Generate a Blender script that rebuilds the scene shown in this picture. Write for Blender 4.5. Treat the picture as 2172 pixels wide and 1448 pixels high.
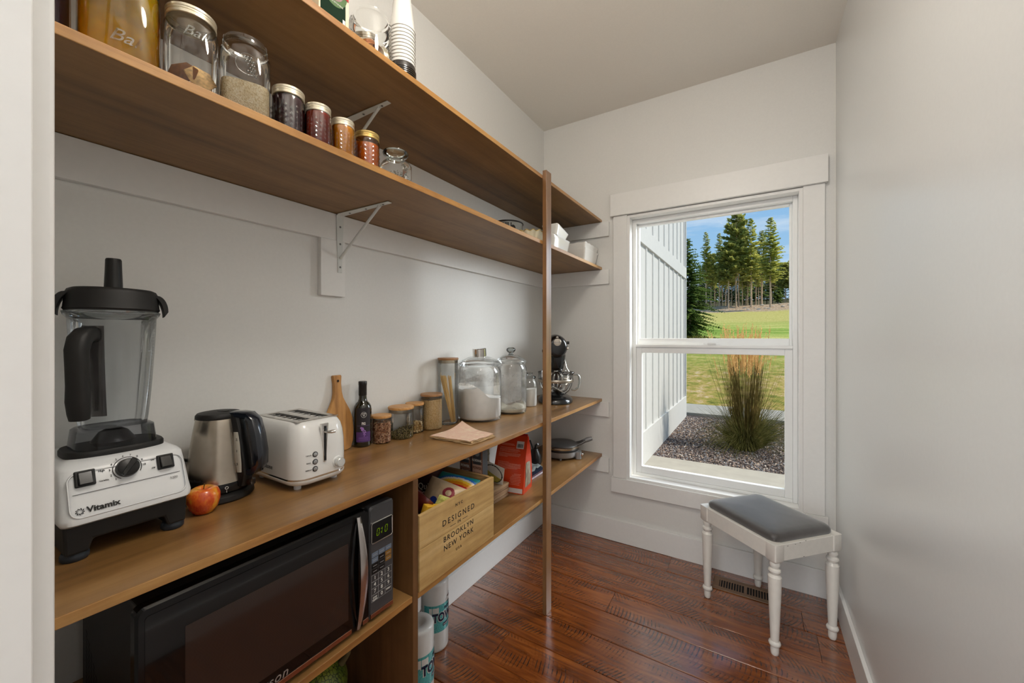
import bpy, math, random
from mathutils import Vector, Matrix, noise
PI = math.pi
random.seed(7)
SC = bpy.context.scene
for o in list(bpy.data.objects): bpy.data.objects.remove(o)
COL = SC.collection

# ------------------------------------------------------------------ camera
cd = bpy.data.cameras.new('camera'); cam = bpy.data.objects.new('camera', cd); COL.objects.link(cam)
cd.sensor_width = 36; cd.lens = 36*839/2172; cd.clip_start = .01; cd.clip_end = 1000
cd.shift_y = -(724-713.8)/2172
cam.location = (0, 0, 1.29); cam.rotation_euler = (PI/2, 0, .5525)
SC.camera = cam

# ------------------------------------------------------------------ light
SC.view_settings.view_transform = 'Standard'; SC.view_settings.look = 'None'
SC.view_settings.exposure = 0; SC.view_settings.gamma = 1; SC.view_settings.use_curve_mapping = False
W = bpy.data.worlds.new('sky'); SC.world = W; W.use_nodes = True
nt = W.node_tree; nt.nodes.clear()
def nn(nt, t, **k):
    n = nt.nodes.new(t)
    for a, b in k.items():
        if a in n.inputs: n.inputs[a].default_value = b
        else: setattr(n, a, b)
    return n
tc = nn(nt, 'ShaderNodeTexCoord'); sx = nn(nt, 'ShaderNodeSeparateXYZ'); nt.links.new(tc.outputs['Generated'], sx.inputs[0])
cr = nn(nt, 'ShaderNodeValToRGB'); nt.links.new(sx.outputs[2], cr.inputs[0])
e = cr.color_ramp.elements; e[0].position = 0; e[0].color = (.52, .68, .84, 1); e[1].position = .42; e[1].color = (.19, .42, .76, 1)
m = cr.color_ramp.elements.new(.14); m.color = (.36, .60, .86, 1)
mp = nn(nt, 'ShaderNodeMapping'); mp.inputs['Scale'].default_value = (1.2, 1.2, 9); nt.links.new(tc.outputs['Generated'], mp.inputs[0])
ns = nn(nt, 'ShaderNodeTexNoise', Scale=2.6, Detail=7.0, Roughness=.62); nt.links.new(mp.outputs[0], ns.inputs['Vector'])
rr = nn(nt, 'ShaderNodeValToRGB'); nt.links.new(ns.outputs[0], rr.inputs[0])
rr.color_ramp.elements[0].position = .5; rr.color_ramp.elements[1].position = .72
rr.color_ramp.elements[0].color = (0, 0, 0, 1); rr.color_ramp.elements[1].color = (.65, .65, .65, 1)
mx = nn(nt, 'ShaderNodeMixRGB'); nt.links.new(rr.outputs[0], mx.inputs[0]); nt.links.new(cr.outputs[0], mx.inputs[1]); mx.inputs[2].default_value = (.86, .9, .95, 1)
bg = nn(nt, 'ShaderNodeBackground', Strength=1.0); nt.links.new(mx.outputs[0], bg.inputs[0])
wo = nn(nt, 'ShaderNodeOutputWorld'); nt.links.new(bg.outputs[0], wo.inputs[0])

def lamp(name, kind, loc, target, energy, color, size=None, sy=None, angle=None, shape=None):
    l = bpy.data.lights.new(name, kind); l.energy = energy; l.color = color
    if kind == 'AREA':
        l.shape = shape or 'RECTANGLE'; l.size = size; l.size_y = sy or size
    if angle: l.angle = angle
    o = bpy.data.objects.new(name, l); COL.objects.link(o); o.location = loc
    d = Vector(target)-Vector(loc); o.rotation_euler = d.to_track_quat('-Z', 'Y').to_euler()
    return o
lamp('sun', 'SUN', (10, 4.1, 10.5), (0, 3, 0), 4.3, (1, .93, .82), angle=.02)
dl_ = lamp('sky_fill_lamp', 'AREA', (1.8, 4.1, 2.6), (-1.0, 1.4, .9), 88, (.93, .965, 1), 2.0, 2.0); dl_.data.spread = math.radians(112)  # area lamp added outside the window, out of view, standing in for open sky
pl = lamp('pantry_ceiling_light', 'POINT', (-.22, .62, 2.50), (-.2, .6, 0), 22, (1, .945, .87)); pl.data.shadow_soft_size = .11
lamp('doorway_fill_lamp', 'AREA', (-.75, -3.2, 1.55), (-.3, 2, 1.3), 86, (.90, .95, 1), 3.4, 2.0)  # unseen fill lamp added behind the camera, shining in through the doorway
lamp('overhead_fill_lamp', 'AREA', (-.2, -1.2, 2.6), (-.3, -.6, 0), 30, (.96, .97, 1), 1.2, 1.0)  # second unseen fill lamp, added overhead behind the doorway

# ------------------------------------------------------------------ mesh helpers
class MB:
    def __init__(s): s.v = []; s.f = []; s.m = []
    def add(s, vs, fs, mi=0, M=None):
        b = len(s.v)
        s.v += [tuple(M @ Vector(p)) if M else tuple(p) for p in vs]
        for f in fs: s.f.append([i+b for i in f]); s.m.append(mi)
        return s
    def box(s, x0, y0, z0, x1, y1, z1, mi=0, M=None):
        vs = [(x0,y0,z0),(x1,y0,z0),(x1,y1,z0),(x0,y1,z0),(x0,y0,z1),(x1,y0,z1),(x1,y1,z1),(x0,y1,z1)]
        fs = [(0,3,2,1),(4,5,6,7),(0,1,5,4),(1,2,6,5),(2,3,7,6),(3,0,4,7)]
        return s.add(vs, fs, mi, M)
    def rings(s, rs, mi=0, cap0=True, cap1=True, M=None, closed=True):
        n = len(rs[0]); vs = [p for r in rs for p in r]; fs = []
        for a in range(len(rs)-1):
            for i in range(n if closed else n-1):
                j = (i+1) % n
                fs.append((a*n+i, a*n+j, (a+1)*n+j, (a+1)*n+i))
        if cap0: fs.append(tuple(reversed(range(n))))
        if cap1: fs.append(tuple(range((len(rs)-1)*n, len(rs)*n)))
        return s.add(vs, fs, mi, M)
    def lathe(s, prof, n=32, c=(0,0,0), mi=0, cap0=True, cap1=True, M=None):
        rs = [[(c[0]+r*math.cos(2*PI*i/n), c[1]+r*math.sin(2*PI*i/n), c[2]+z) for i in range(n)] for r, z in prof]
        return s.rings(rs, mi, cap0, cap1, M)
    def tube(s, path, r, n=10, mi=0, M=None, caps=True, sq=None):
        P = [Vector(p) for p in path]; rs = []; up = None
        for i, p in enumerate(P):
            t = (P[min(i+1, len(P)-1)]-P[max(i-1, 0)]).normalized()
            if up is None:
                up = Vector((0,0,1)) if abs(t.z) < .9 else Vector((1,0,0))
            a = t.cross(up).normalized(); b = a.cross(t).normalized(); up = b
            rad = r[i] if isinstance(r, (list, tuple)) else r
            q = sq if sq else 1
            rs.append([tuple(p+(a*math.cos(2*PI*k/n)*q+b*math.sin(2*PI*k/n))*rad) for k in range(n)])
        return s.rings(rs, mi, caps, caps, M)
    def prism(s, poly, h0, h1, mi=0, M=None):      # polygon in XY, extruded in Z
        a = [(x, y, h0) for x, y in poly]; b = [(x, y, h1) for x, y in poly]
        return s.rings([a, b], mi, True, True, M)
    def ball(s, c, r, mi=0, n=12, m=8, M=None):
        rx, ry, rz = r if isinstance(r, tuple) else (r, r, r)
        rs = []
        for k in range(m+1):
            t = -PI/2+PI*k/m; q = max(math.cos(t), .02)
            rs.append([(c[0]+rx*q*math.cos(2*PI*i/n), c[1]+ry*q*math.sin(2*PI*i/n), c[2]+rz*math.sin(t)) for i in range(n)])
        return s.rings(rs, mi, True, True, M)
    def build(s, name, mats, parent=None, smooth=None, bev=0, seg=2, loc=None, sub=0):
        me = bpy.data.meshes.new(name); me.from_pydata(s.v, [], s.f); me.update()
        mats = mats if isinstance(mats, (list, tuple)) else [mats]
        for m_ in mats: me.materials.append(m_)
        if len(mats) > 1: me.polygons.foreach_set('material_index', s.m)
        if smooth is not None:
            me.polygons.foreach_set('use_smooth', [True]*len(me.polygons))
            me.set_sharp_from_angle(angle=math.radians(smooth))
        o = bpy.data.objects.new(name, me); COL.objects.link(o)
        if parent: o.parent = parent
        if loc: o.location = loc
        if bev:
            b = o.modifiers.new('bevel', 'BEVEL'); b.width = bev; b.segments = seg; b.limit_method = 'ANGLE'; b.angle_limit = math.radians(40)
        if sub:
            b = o.modifiers.new('sub', 'SUBSURF'); b.levels = sub; b.render_levels = sub
        return o
def tag(o, label, cat=None, group=None, kind=None):
    if label: o['label'] = label
    if cat: o['category'] = cat
    if group: o['group'] = group
    if kind: o['kind'] = kind
    return o
def thing(name, label, cat, loc=(0,0,0), rz=0, group=None, kind=None):
    o = bpy.data.objects.new(name, None); COL.objects.link(o); o.empty_display_size = .05
    o.location = loc; o.rotation_euler = (0, 0, rz)
    return tag(o, label, cat, group, kind)
def struct(name, mb, mat, label=None, parent=None, **k):
    o = mb.build(name, mat, parent, **k)
    if not parent:
        o['kind'] = 'structure'; o['label'] = label; o['category'] = name.split('_')[0]
    return o
def dup(root):
    r = root.copy(); COL.objects.link(r)
    for ch in root.children:
        c = ch.copy(); COL.objects.link(c); c.parent = r
        for g in ch.children:
            d = g.copy(); COL.objects.link(d); d.parent = c
    return r
def rbox(hx, hy, z, r, n=5, cx=0, cy=0):           # rounded rectangle ring
    out = []
    for q, (sx_, sy_) in enumerate(((1,1),(-1,1),(-1,-1),(1,-1))):
        for k in range(n+1):
            a = PI/2*q+PI/2*k/n
            out.append((cx+sx_*(hx-r)+r*math.cos(a), cy+sy_*(hy-r)+r*math.sin(a), z))
    return out
def face_cam(x, y):                                # rotation so that local -Y looks at the doorway
    return math.atan2(-y, -x)+PI/2
FONT = None
def text(s, size, mat, parent, name='lettering', loc=(0,0,0), rot=(0,0,0), bold=0, cyl=None, align='CENTER', sxx=1, shear=0, ext=.0003, label=None, spacing=1):
    c = bpy.data.curves.new('t', 'FONT'); c.body = s; c.size = size; c.align_x = align; c.align_y = 'CENTER'
    c.offset = bold; c.extrude = ext; c.resolution_u = 3; c.shear = shear; c.space_character = spacing
    o = bpy.data.objects.new('t', c); COL.objects.link(o)
    dg = bpy.context.evaluated_depsgraph_get(); me = bpy.data.meshes.new_from_object(o.evaluated_get(dg))
    bpy.data.objects.remove(o); bpy.data.curves.remove(c)
    M = Matrix.Translation(loc) @ Matrix.Rotation(rot[2], 4, 'Z') @ Matrix.Rotation(rot[1], 4, 'Y') @ Matrix.Rotation(rot[0], 4, 'X')
    for v in me.vertices:
        x, y, z = v.co; x *= sxx
        if cyl:                                    # wrap around a vertical cylinder: cyl=(radius, angle, height)
            R, a0, h = cyl; a = a0+x/R; v.co = ((R+z+.0004)*math.cos(a), (R+z+.0004)*math.sin(a), h+y)
        else: v.co = M @ Vector((x, y, z))
    me.materials.clear(); me.materials.append(mat); me.name = name
    o = bpy.data.objects.new(name, me); COL.objects.link(o); o.parent = parent
    if label: o['label'] = label
    return o
def patch(R, a0, a1, z0, z1, mat, parent, name='label', off=.0003, n=16):   # label wrapped around a cylinder
    b = MB(); rs = []
    for z in (z0, z1): rs.append([((R+off)*math.cos(a0+(a1-a0)*i/n), (R+off)*math.sin(a0+(a1-a0)*i/n), z) for i in range(n+1)])
    b.rings(rs, 0, False, False, closed=False)
    return b.build(name, mat, parent, smooth=60)

# ------------------------------------------------------------------ materials
def srgb(r, g, b):
    f = lambda c: (c/255/12.92) if c/255 <= .04045 else ((c/255+.055)/1.055)**2.4
    return (f(r), f(g), f(b), 1)
class N:
    def __init__(s, name):
        s.mat = bpy.data.materials.new(name); s.mat.use_nodes = True; s.nt = s.mat.node_tree; s.nt.nodes.clear()
        s.out = s.nt.nodes.new('ShaderNodeOutputMaterial')
    def n(s, t, **k): return nn(s.nt, t, **k)
    def l(s, a, b): s.nt.links.new(a, b)
    def tex(s, kind='Object', scale=(1,1,1), rot=(0,0,0), loc=None):
        t = s.n('ShaderNodeTexCoord'); m_ = s.n('ShaderNodeMapping'); s.l(t.outputs[kind], m_.inputs[0])
        m_.inputs['Scale'].default_value = scale; m_.inputs['Rotation'].default_value = rot
        if loc: m_.inputs['Location'].default_value = loc
        return m_.outputs[0]
    def noise(s, vec, sc, det=4, rough=.5, dist=0):
        n_ = s.n('ShaderNodeTexNoise', Scale=sc, Detail=det, Roughness=rough, Distortion=dist); s.l(vec, n_.inputs['Vector']); return n_.outputs[0]
    def ramp(s, fac, stops):
        r = s.n('ShaderNodeValToRGB'); s.l(fac, r.inputs[0]); els = r.color_ramp.elements
        while len(els) > 1: els.remove(els[-1])
        els[0].position = stops[0][0]; els[0].color = stops[0][1]
        for p, c in stops[1:]: els.new(p).color = c
        return r.outputs[0]
    def mix(s, fac, a, b, mode='MIX'):
        m_ = s.n('ShaderNodeMixRGB', blend_type=mode)
        for i, q in enumerate((fac, a, b)):
            if isinstance(q, (int, float, tuple)): m_.inputs[i].default_value = q
            else: s.l(q, m_.inputs[i])
        return m_.outputs[0]
    def math(s, op, a, b=0):
        m_ = s.n('ShaderNodeMath', operation=op)
        for i, q in enumerate((a, b)):
            if isinstance(q, (int, float)): m_.inputs[i].default_value = q
            else: s.l(q, m_.inputs[i])
        return m_.outputs[0]
    def bsdf(s, col, rough=.5, metal=0, coat=0, coat_r=.1, spec=.5, bump=None, bs=.2, bd=.002, ior=1.45, emit=None, es=0, coat_ior=1.5):
        p = s.n('ShaderNodeBsdfPrincipled')
        for k, v in (('Base Color', col), ('Roughness', rough), ('Metallic', metal), ('Coat Weight', coat), ('Coat Roughness', coat_r), ('Specular IOR Level', spec), ('IOR', ior), ('Coat IOR', coat_ior)):
            if isinstance(v, (int, float, tuple)): p.inputs[k].default_value = v
            else: s.l(v, p.inputs[k])
        if emit: p.inputs['Emission Color'].default_value = emit; p.inputs['Emission Strength'].default_value = es
        if bump is not None:
            b = s.n('ShaderNodeBump', Strength=bs, Distance=bd); s.l(bump, b.inputs['Height']); s.l(b.outputs[0], p.inputs['Normal'])
        s.l(p.outputs[0], s.out.inputs[0]); return s.mat
def plain(name, rgb, rough=.5, metal=0, coat=0, var=.06, nscale=30, bs=0, **k):
    q = N(name); c = srgb(*rgb); v = q.tex(); n_ = q.noise(v, nscale, 5)
    lo = tuple(x*(1-var) for x in c[:3])+(1,); hi = tuple(min(1, x*(1+var)) for x in c[:3])+(1,)
    col = q.ramp(n_, [(.3, lo), (.7, hi)])
    return q.bsdf(col, rough, metal, coat, bump=n_ if bs else None, bs=bs, **k)
def wood(name, dark, mid, light, axis='Y', rough=.45, coat=.15, scale=1, knots=True, contrast=1, bs=.08, perobj=False):
    q = N(name)
    st = {'X': (.9, 14, 14), 'Y': (14, .9, 14), 'Z': (14, 14, .9)}[axis]
    st = tuple(a*scale for a in st)
    v = q.tex('Object', st)
    if perobj:
        oi = q.n('ShaderNodeObjectInfo'); cx = q.n('ShaderNodeCombineXYZ')
        for i in range(3): q.l(q.math('MULTIPLY', oi.outputs['Random'], 37.7+i*11), cx.inputs[i])
        ad = q.n('ShaderNodeVectorMath', operation='ADD'); q.l(v, ad.inputs[0]); q.l(cx.outputs[0], ad.inputs[1]); v = ad.outputs[0]
    g = q.noise(v, 1.3, 8, .62, .6); f = q.noise(v, 9, 3, .6)
    c1 = q.ramp(g, [(.30, srgb(*dark)), (.5, srgb(*mid)), (.72, srgb(*light))])
    c2 = q.ramp(f, [(.35, (.82, .8, .78, 1)), (.65, (1, 1, 1, 1))])
    col = q.mix(.6, c1, c2, 'MULTIPLY')
    b = q.noise(q.tex('Object', (3, 3, 3)), 1.6, 5, .7)
    col = q.mix(.55, col, q.ramp(b, [(.36, (.68, .64, .6, 1)), (.6, (1, 1, 1, 1))]), 'MULTIPLY')
    return q.bsdf(col, rough, 0, coat, .25, bump=f, bs=bs)
def thin_glass(name, tint=(.97, .985, .98), refl=.9, edge=(.55, .63, .62), rough=.02):
    q = N(name); lw = q.n('ShaderNodeLayerWeight', Blend=.28); fr = q.n('ShaderNodeFresnel', IOR=1.5)
    tr = q.n('ShaderNodeBsdfTransparent'); col = q.ramp(lw.outputs['Facing'], [(.0, tint+(1,)), (.62, tint+(1,)), (1, edge+(1,))])
    q.l(col, tr.inputs[0]); gl = q.n('ShaderNodeBsdfGlossy', Roughness=rough); gl.inputs[0].default_value = (1, 1, 1, 1)
    mx_ = q.n('ShaderNodeMixShader'); q.l(q.math('MULTIPLY', fr.outputs[0], refl), mx_.inputs[0]); q.l(tr.outputs[0], mx_.inputs[1]); q.l(gl.outputs[0], mx_.inputs[2])
    q.l(mx_.outputs[0], q.out.inputs[0]); return q.mat
def filled(name, rgb, trans=.35, rough=.06):        # jam, oil: tinted see-through body
    q = N(name); p = q.n('ShaderNodeBsdfPrincipled'); v = q.tex(); n_ = q.noise(v, 40, 4)
    c = srgb(*rgb); q.l(q.ramp(n_, [(.3, tuple(x*.7 for x in c[:3])+(1,)), (.7, c)]), p.inputs['Base Color'])
    p.inputs['Roughness'].default_value = rough; p.inputs['Coat Weight'].default_value = .6
    p.inputs['Subsurface Weight'].default_value = .35; p.inputs['Subsurface Radius'].default_value = (.02, .008, .003); p.inputs['Subsurface Scale'].default_value = .5
    tr = q.n('ShaderNodeBsdfTransparent'); tr.inputs[0].default_value = c
    mx_ = q.n('ShaderNodeMixShader'); mx_.inputs[0].default_value = trans; q.l(p.outputs[0], mx_.inputs[1]); q.l(tr.outputs[0], mx_.inputs[2])
    q.l(mx_.outputs[0], q.out.inputs[0]); return q.mat

WALL = plain('wall_paint', (222, 221, 217), .42, var=.015, nscale=120, bs=.03)
WALLR = plain('wall_paint_satin', (220, 220, 218), .3, var=.012, nscale=90, bs=.03, coat=.25, coat_r=.3)
CEIL = plain('ceiling_paint', (236, 232, 224), .7, var=.015, nscale=160, bs=.03)
TRIM = plain('trim_paint', (230, 229, 226), .35, var=.012, nscale=60)
VINYL = plain('window_vinyl', (236, 237, 236), .3, var=.01)
WHITE_METAL = plain('white_powder_metal', (214, 216, 212), .35, var=.01)
SCREW = plain('steel_screw', (120, 120, 118), .35, 1)
SHELF_TOP = wood('stained_shelf', (112, 80, 44), (150, 111, 64), (172, 133, 84), 'Y', .34, .45, scale=.55)
SHELF_EDGE = wood('shelf_edge_ply', (148, 98, 48), (184, 135, 74), (206, 162, 100), 'Y', .4, .3, scale=1.2)
SHELF_UNDER = wood('shelf_underside', (106, 78, 45), (142, 107, 64), (162, 125, 79), 'Y', .5, .1, scale=.5)
PARTITION = wood('stained_panel', (76, 50, 27), (110, 76, 43), (132, 94, 56), 'Z', .5, .1, scale=.5)
POST = wood('stained_post', (92, 62, 36), (136, 98, 62), (166, 126, 84), 'Z', .3, .4)
BLACK = plain('black_plastic', (22, 21, 20), .38, var=.1)
BLACK_SOFT = plain('black_rubber_plastic', (26, 25, 24), .55, var=.15)
BLACK_GLOSS = plain('black_gloss', (7, 7, 7), .14, coat=.12, coat_r=.04, spec=.4)
CHROME = plain('chrome', (222, 220, 216), .08, 1, var=.01)
BRUSHED = plain('brushed_steel', (178, 168, 154), .26, 1, var=.05, nscale=60)
WHITE_GLOSS = plain('white_gloss', (232, 232, 230), .12, coat=.6, coat_r=.05, var=.01)
WHITE_PLASTIC = plain('white_plastic', (226, 228, 230), .3, coat=.2, var=.01)
INK = plain('black_print', (28, 27, 26), .6)
GREYINK = plain('grey_print', (150, 150, 150), .6)
WHITEINK = plain('white_print', (226, 224, 218), .6)
GLASS = thin_glass('clear_glass', (.985, .992, .988), .9, (.66, .72, .71))
PANE = thin_glass('window_glass', (.985, .99, .985), .006, (.9, .93, .92), .0)
BLENDGLASS = thin_glass('smoky_container_plastic', (.80, .82, .83), .8, (.42, .44, .47), .06)
BAMBOO = wood('bamboo_lid', (182, 128, 66), (206, 152, 88), (222, 172, 108), 'X', .5, .1, scale=3)
BAMBOO_D = wood('darker_bamboo_lid', (140, 98, 56), (168, 124, 80), (186, 142, 96), 'X', .5, .1, scale=3)
CERAMIC = plain('white_ceramic', (232, 230, 224), .18, coat=.5, coat_r=.06, var=.01)
LIDTIN = plain('pale_gold_tin', (228, 220, 200), .3, .75, var=.03)
LIDGOLD = plain('gold_tin', (206, 176, 110), .3, .8, var=.03)

# ------------------------------------------------------------------ room shell
XL, XR, YB, ZC = -1.265, .333, 2.478, 2.728
XF = -.845                                          # front line of the shelves
# window opening
WX0, WX1, WZ0, WZ1 = -.676, .198, .409, 2.038
def floor_mat():
    q = N('rough_sawn_floor')
    oi = q.n('ShaderNodeObjectInfo'); rnd = oi.outputs['Random']
    v0 = q.n('ShaderNodeTexCoord').outputs['Object']
    cx = q.n('ShaderNodeCombineXYZ'); q.l(q.math('MULTIPLY', rnd, 31.7), cx.inputs[0]); q.l(q.math('MULTIPLY', rnd, 17.3), cx.inputs[1])
    ad = q.n('ShaderNodeVectorMath', operation='ADD'); q.l(v0, ad.inputs[0]); q.l(cx.outputs[0], ad.inputs[1]); v = ad.outputs[0]
    def mapped(sc):
        m_ = q.n('ShaderNodeMapping'); m_.inputs['Scale'].default_value = sc; q.l(v, m_.inputs[0]); return m_.outputs[0]
    grain = q.noise(mapped((2.2, 26, 26)), 1.5, 9, .62, .9)
    blot = q.noise(mapped((3, 7, 7)), 1.2, 4, .6)
    col = q.ramp(grain, [(.28, srgb(76, 38, 14)), (.48, srgb(132, 70, 27)), (.74, srgb(172, 102, 46))])
    col = q.mix(.6, col, q.ramp(blot, [(.3, (.66, .6, .56, 1)), (.62, (1, 1, 1, 1))]), 'MULTIPLY')
    tone = q.ramp(rnd, [(0, (.80, .76, .72, 1)), (.5, (.95, .92, .9, 1)), (1, (1.0, 1, 1, 1))])
    col = q.mix(.85, col, tone, 'MULTIPLY')
    # curved saw marks across the board
    sp = q.n('ShaderNodeSeparateXYZ'); q.l(v0, sp.inputs[0])
    dirn = q.math('SUBTRACT', q.math('MULTIPLY', q.math('GREATER_THAN', rnd, .45), 2), 1)
    yy = q.math('MULTIPLY', sp.outputs[1], sp.outputs[1])
    wob = q.math('MULTIPLY', q.noise(mapped((1.6, 2.5, 2.5)), 1.5, 2), .06)
    ph = q.math('ADD', q.math('ADD', sp.outputs[0], q.math('MULTIPLY', yy, 2.6)), q.math('ADD', q.math('MULTIPLY', q.math('MULTIPLY', sp.outputs[1], dirn), .35), wob))
    sn = q.math('SINE', q.math('MULTIPLY', ph, 2*PI/.0165))
    msk = q.ramp(q.noise(mapped((2.3, 9, 9)), 1.3, 4, .6), [(.47, (0, 0, 0, 1)), (.60, (1, 1, 1, 1))])
    nar = q.ramp(sn, [(.35, (0, 0, 0, 1)), (.95, (1, 1, 1, 1))])
    fine = q.ramp(q.noise(mapped((26, 16, 16)), 1.0, 3), [(.34, (0, 0, 0, 1)), (.52, (1, 1, 1, 1))])
    mark = q.math('MULTIPLY', q.math('MULTIPLY', nar, msk), fine)
    col = q.mix(q.math('MULTIPLY', mark, .92), col, srgb(40, 20, 10))
    # knots
    vo = q.n('ShaderNodeTexVoronoi', Scale=3.1); q.l(mapped((1, 1.7, 1)), vo.inputs['Vector'])
    kn = q.ramp(vo.outputs['Distance'], [(.03, (1, 1, 1, 1)), (.085, (0, 0, 0, 1))])
    col = q.mix(q.math('MULTIPLY', kn, .75), col, srgb(52, 22, 10))
    low = q.noise(mapped((3, 12, 12)), 1.4, 4, .6)
    h = q.math('SUBTRACT', q.math('ADD', q.math('MULTIPLY', low, 1.6), q.math('MULTIPLY', grain, .35)), q.math('ADD', q.math('MULTIPLY', q.math('MULTIPLY', nar, msk), .28), q.math('MULTIPLY', kn, .3)))
    rg = q.ramp(grain, [(.3, (.30, .30, .30, 1)), (.7, (.2, .2, .2, 1))])
    return q.bsdf(col, rg, 0, .9, .15, bump=h, bs=.55, bd=.004, coat_ior=1.75)
FLOORM = floor_mat()
# subfloor (pantry and the kitchen behind the doorway)
fl = struct('floor', MB().box(XL-.1, -3.6, -.2, XR+.1, YB+.12, -.021).box(-3, -3.6, -.2, XL-.1, -.06, -.021).box(XR+.1, -3.6, -.2, 2.4, -.06, -.021), plain('subfloor', (60, 36, 20), .8), 'dark reddish brown rough sawn plank floor')
ys = [-3.6+.19*i for i in range(20)]+[.04, .21, .39, .56, .74, .93, 1.12, 1.295, 1.47, 1.642, 1.81, 1.978, 2.15, 2.30, YB]
plank_meshes = {}
R = random.Random(3)
for i in range(len(ys)-1):
    y0, y1 = ys[i], ys[i+1]
    if y1-y0 < .02: continue
    back = y1 <= .05
    xa, xb = (-3, 2.4) if back else (XL, XR)
    x = xa-R.uniform(0, 1.0)
    while x < xb:
        ln = R.uniform(.9, 1.9); a, b = max(x, xa), min(x+ln, xb)
        if b-a > .03:
            dz = R.uniform(-.0012, .0008)
            m_ = MB(); cxp, cyp = (a+b)/2, (y0+y1)/2; g = .0009
            nseg = max(2, int((b-a)/.08)); hw = (y1-y0)/2-g; hl = (b-a)/2-g
            rs = []
            for k in range(nseg+1):
                xx = -hl+2*hl*k/nseg; w1 = R.uniform(-.0007, .0007); w2 = R.uniform(-.0007, .0007)
                rs.append([(xx, -hw, -.02), (xx, -hw+w1, -.0018), (xx, -hw+.003, 0), (xx, hw-.003, 0), (xx, hw+w2, -.0018), (xx, hw, -.02)])
            m_.rings(rs)
            p = m_.build('plank', FLOORM, fl, loc=(cxp, cyp, dz))
        x += ln
struct('wall_left', MB().box(XL-.1, -.06, 0, XL, YB+.12, ZC), WALL, 'off white painted left wall behind the shelves')
struct('wall_right', MB().box(XR, -.06, 0, XR+.1, YB+.12, ZC), WALLR, 'smooth off white right wall beside the stool')
b = MB().box(XL, YB, 0, WX0, YB+.12, ZC).box(WX1, YB, 0, XR, YB+.12, ZC).box(WX0, YB, 0, WX1, YB+.12, WZ0).box(WX0, YB, WZ1, WX1, YB+.12, ZC)
struct('wall_back', b, WALL, 'off white back wall around the window')
struct('wall_front', MB().box(XL, -.06, 0, -.475, .045, ZC).box(-.475, -.06, 2.1, XR, .045, ZC), WALL, 'wall beside the pantry doorway')
struct('ceiling', MB().box(XL-.1, -.06, ZC, XR+.1, YB+.12, ZC+.05).box(-3.1, -3.7, ZC, 2.5, -.06, ZC+.05), CEIL, 'plain pale ceiling')
struct('wall_rear', MB().box(-3.1, -3.7, 0, 2.5, -3.6, ZC), WALL, 'far wall of the kitchen behind the doorway')
struct('wall_rear_left', MB().box(-3.1, -3.6, 0, -3, -.06, ZC).box(-3, -.06, 0, XL-.1, -.02, ZC), WALL, 'left wall of the kitchen')
struct('wall_rear_right', MB().box(2.4, -3.6, 0, 2.5, -.06, ZC).box(XR+.1, -.06, 0, 2.4, -.02, ZC), WALL, 'right wall of the kitchen')
# outer shell and roof eave of the house
# baseboards
def bb(m_, x0, y0, x1, y1): m_.box(x0, y0, 0, x1, y1, .136)
struct('baseboard_left', MB().box(XL, .07, 0, XL+.014, YB, .136), TRIM, 'white baseboard along the left wall', bev=.002)
struct('baseboard_back', MB().box(XL+.014, YB-.014, 0, XR-.014, YB, .136), TRIM, 'white baseboard under the window', bev=.002)
struct('baseboard_right', MB().box(XR-.014, .045, 0, XR, YB, .136), TRIM, 'white baseboard along the right wall', bev=.002)
# doorway trim at the left edge of the view
struct('trim_1', MB().box(-.475, -.075, 0, -.45, .0625, 2.12), TRIM, 'white door jamb at the left edge', bev=.001)
struct('trim_2', MB().box(-.545, .045, 0, -.457, .0745, 2.2), TRIM, 'white door casing at the left edge', bev=.003)
# ledgers under the shelves, on the left wall and returning on the back wall
LEV = [(2.025, 2.042), (1.7195, 1.7375), (.873, .891), (.5195, .5375)]
tn = 3
for i, (zb, zt) in enumerate(LEV):
    nm = ('top shelf', 'second shelf', 'counter shelf', 'low shelf')[i]
    y0 = .08 if i < 3 else .86
    struct('trim_%d' % tn, MB().box(XL, y0, zb-.094, XL+.018, YB-.018, zb-.001), TRIM, 'white ledger board on the left wall under the '+nm, bev=.0015); tn += 1
    struct('trim_%d' % tn, MB().box(XL, YB-.018, zb-.094, -.796, YB, zb-.001), TRIM, 'white ledger board on the back wall under the '+nm, bev=.0015); tn += 1
struct('trim_%d' % tn, MB().box(XL, .796, 1.431, XL+.019, .889, 1.6255), TRIM, 'short white backing board behind the lower shelf bracket', bev=.0015)

# ------------------------------------------------------------------ window
wn = thing('window_1', 'white single hung window looking onto the garden', 'window', (0, 0, 0), kind='structure')
def part(mb, name, mat, parent, **k): return mb.build(name, mat, parent, **k)
part(MB().box(-.7805, 2.440, 2.045, .2998, YB, 2.181), 'head_casing', TRIM, wn, bev=.0015)
part(MB().box(-.7655, 2.457, .4075, WX0-.004, YB, 2.0445), 'side_casing', TRIM, wn, bev=.0015)
part(MB().box(WX1+.004, 2.457, .4075, .2893, YB, 2.0445), 'side_casing', TRIM, wn, bev=.0015)
part(MB().box(-.7775, 2.452, .316, .3008, YB, .4065), 'apron', TRIM, wn, bev=.0015)
# jamb liner
jb = MB(); jy0, jy1 = 2.464, 2.56
jb.box(WX0-.004, jy0, WZ0-.003, WX0+.012, jy1+.02, WZ1+.004).box(WX1-.012, jy0, WZ0-.003, WX1+.004, jy1+.02, WZ1+.004)
jb.box(WX0+.012, jy0, WZ1-.012, WX1-.012, jy1+.02, WZ1+.004).box(WX0+.012, jy0, WZ0-.003, WX1-.012, jy1+.02, WZ0+.012)
part(jb, 'jamb', TRIM, wn, bev=.001)
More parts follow.
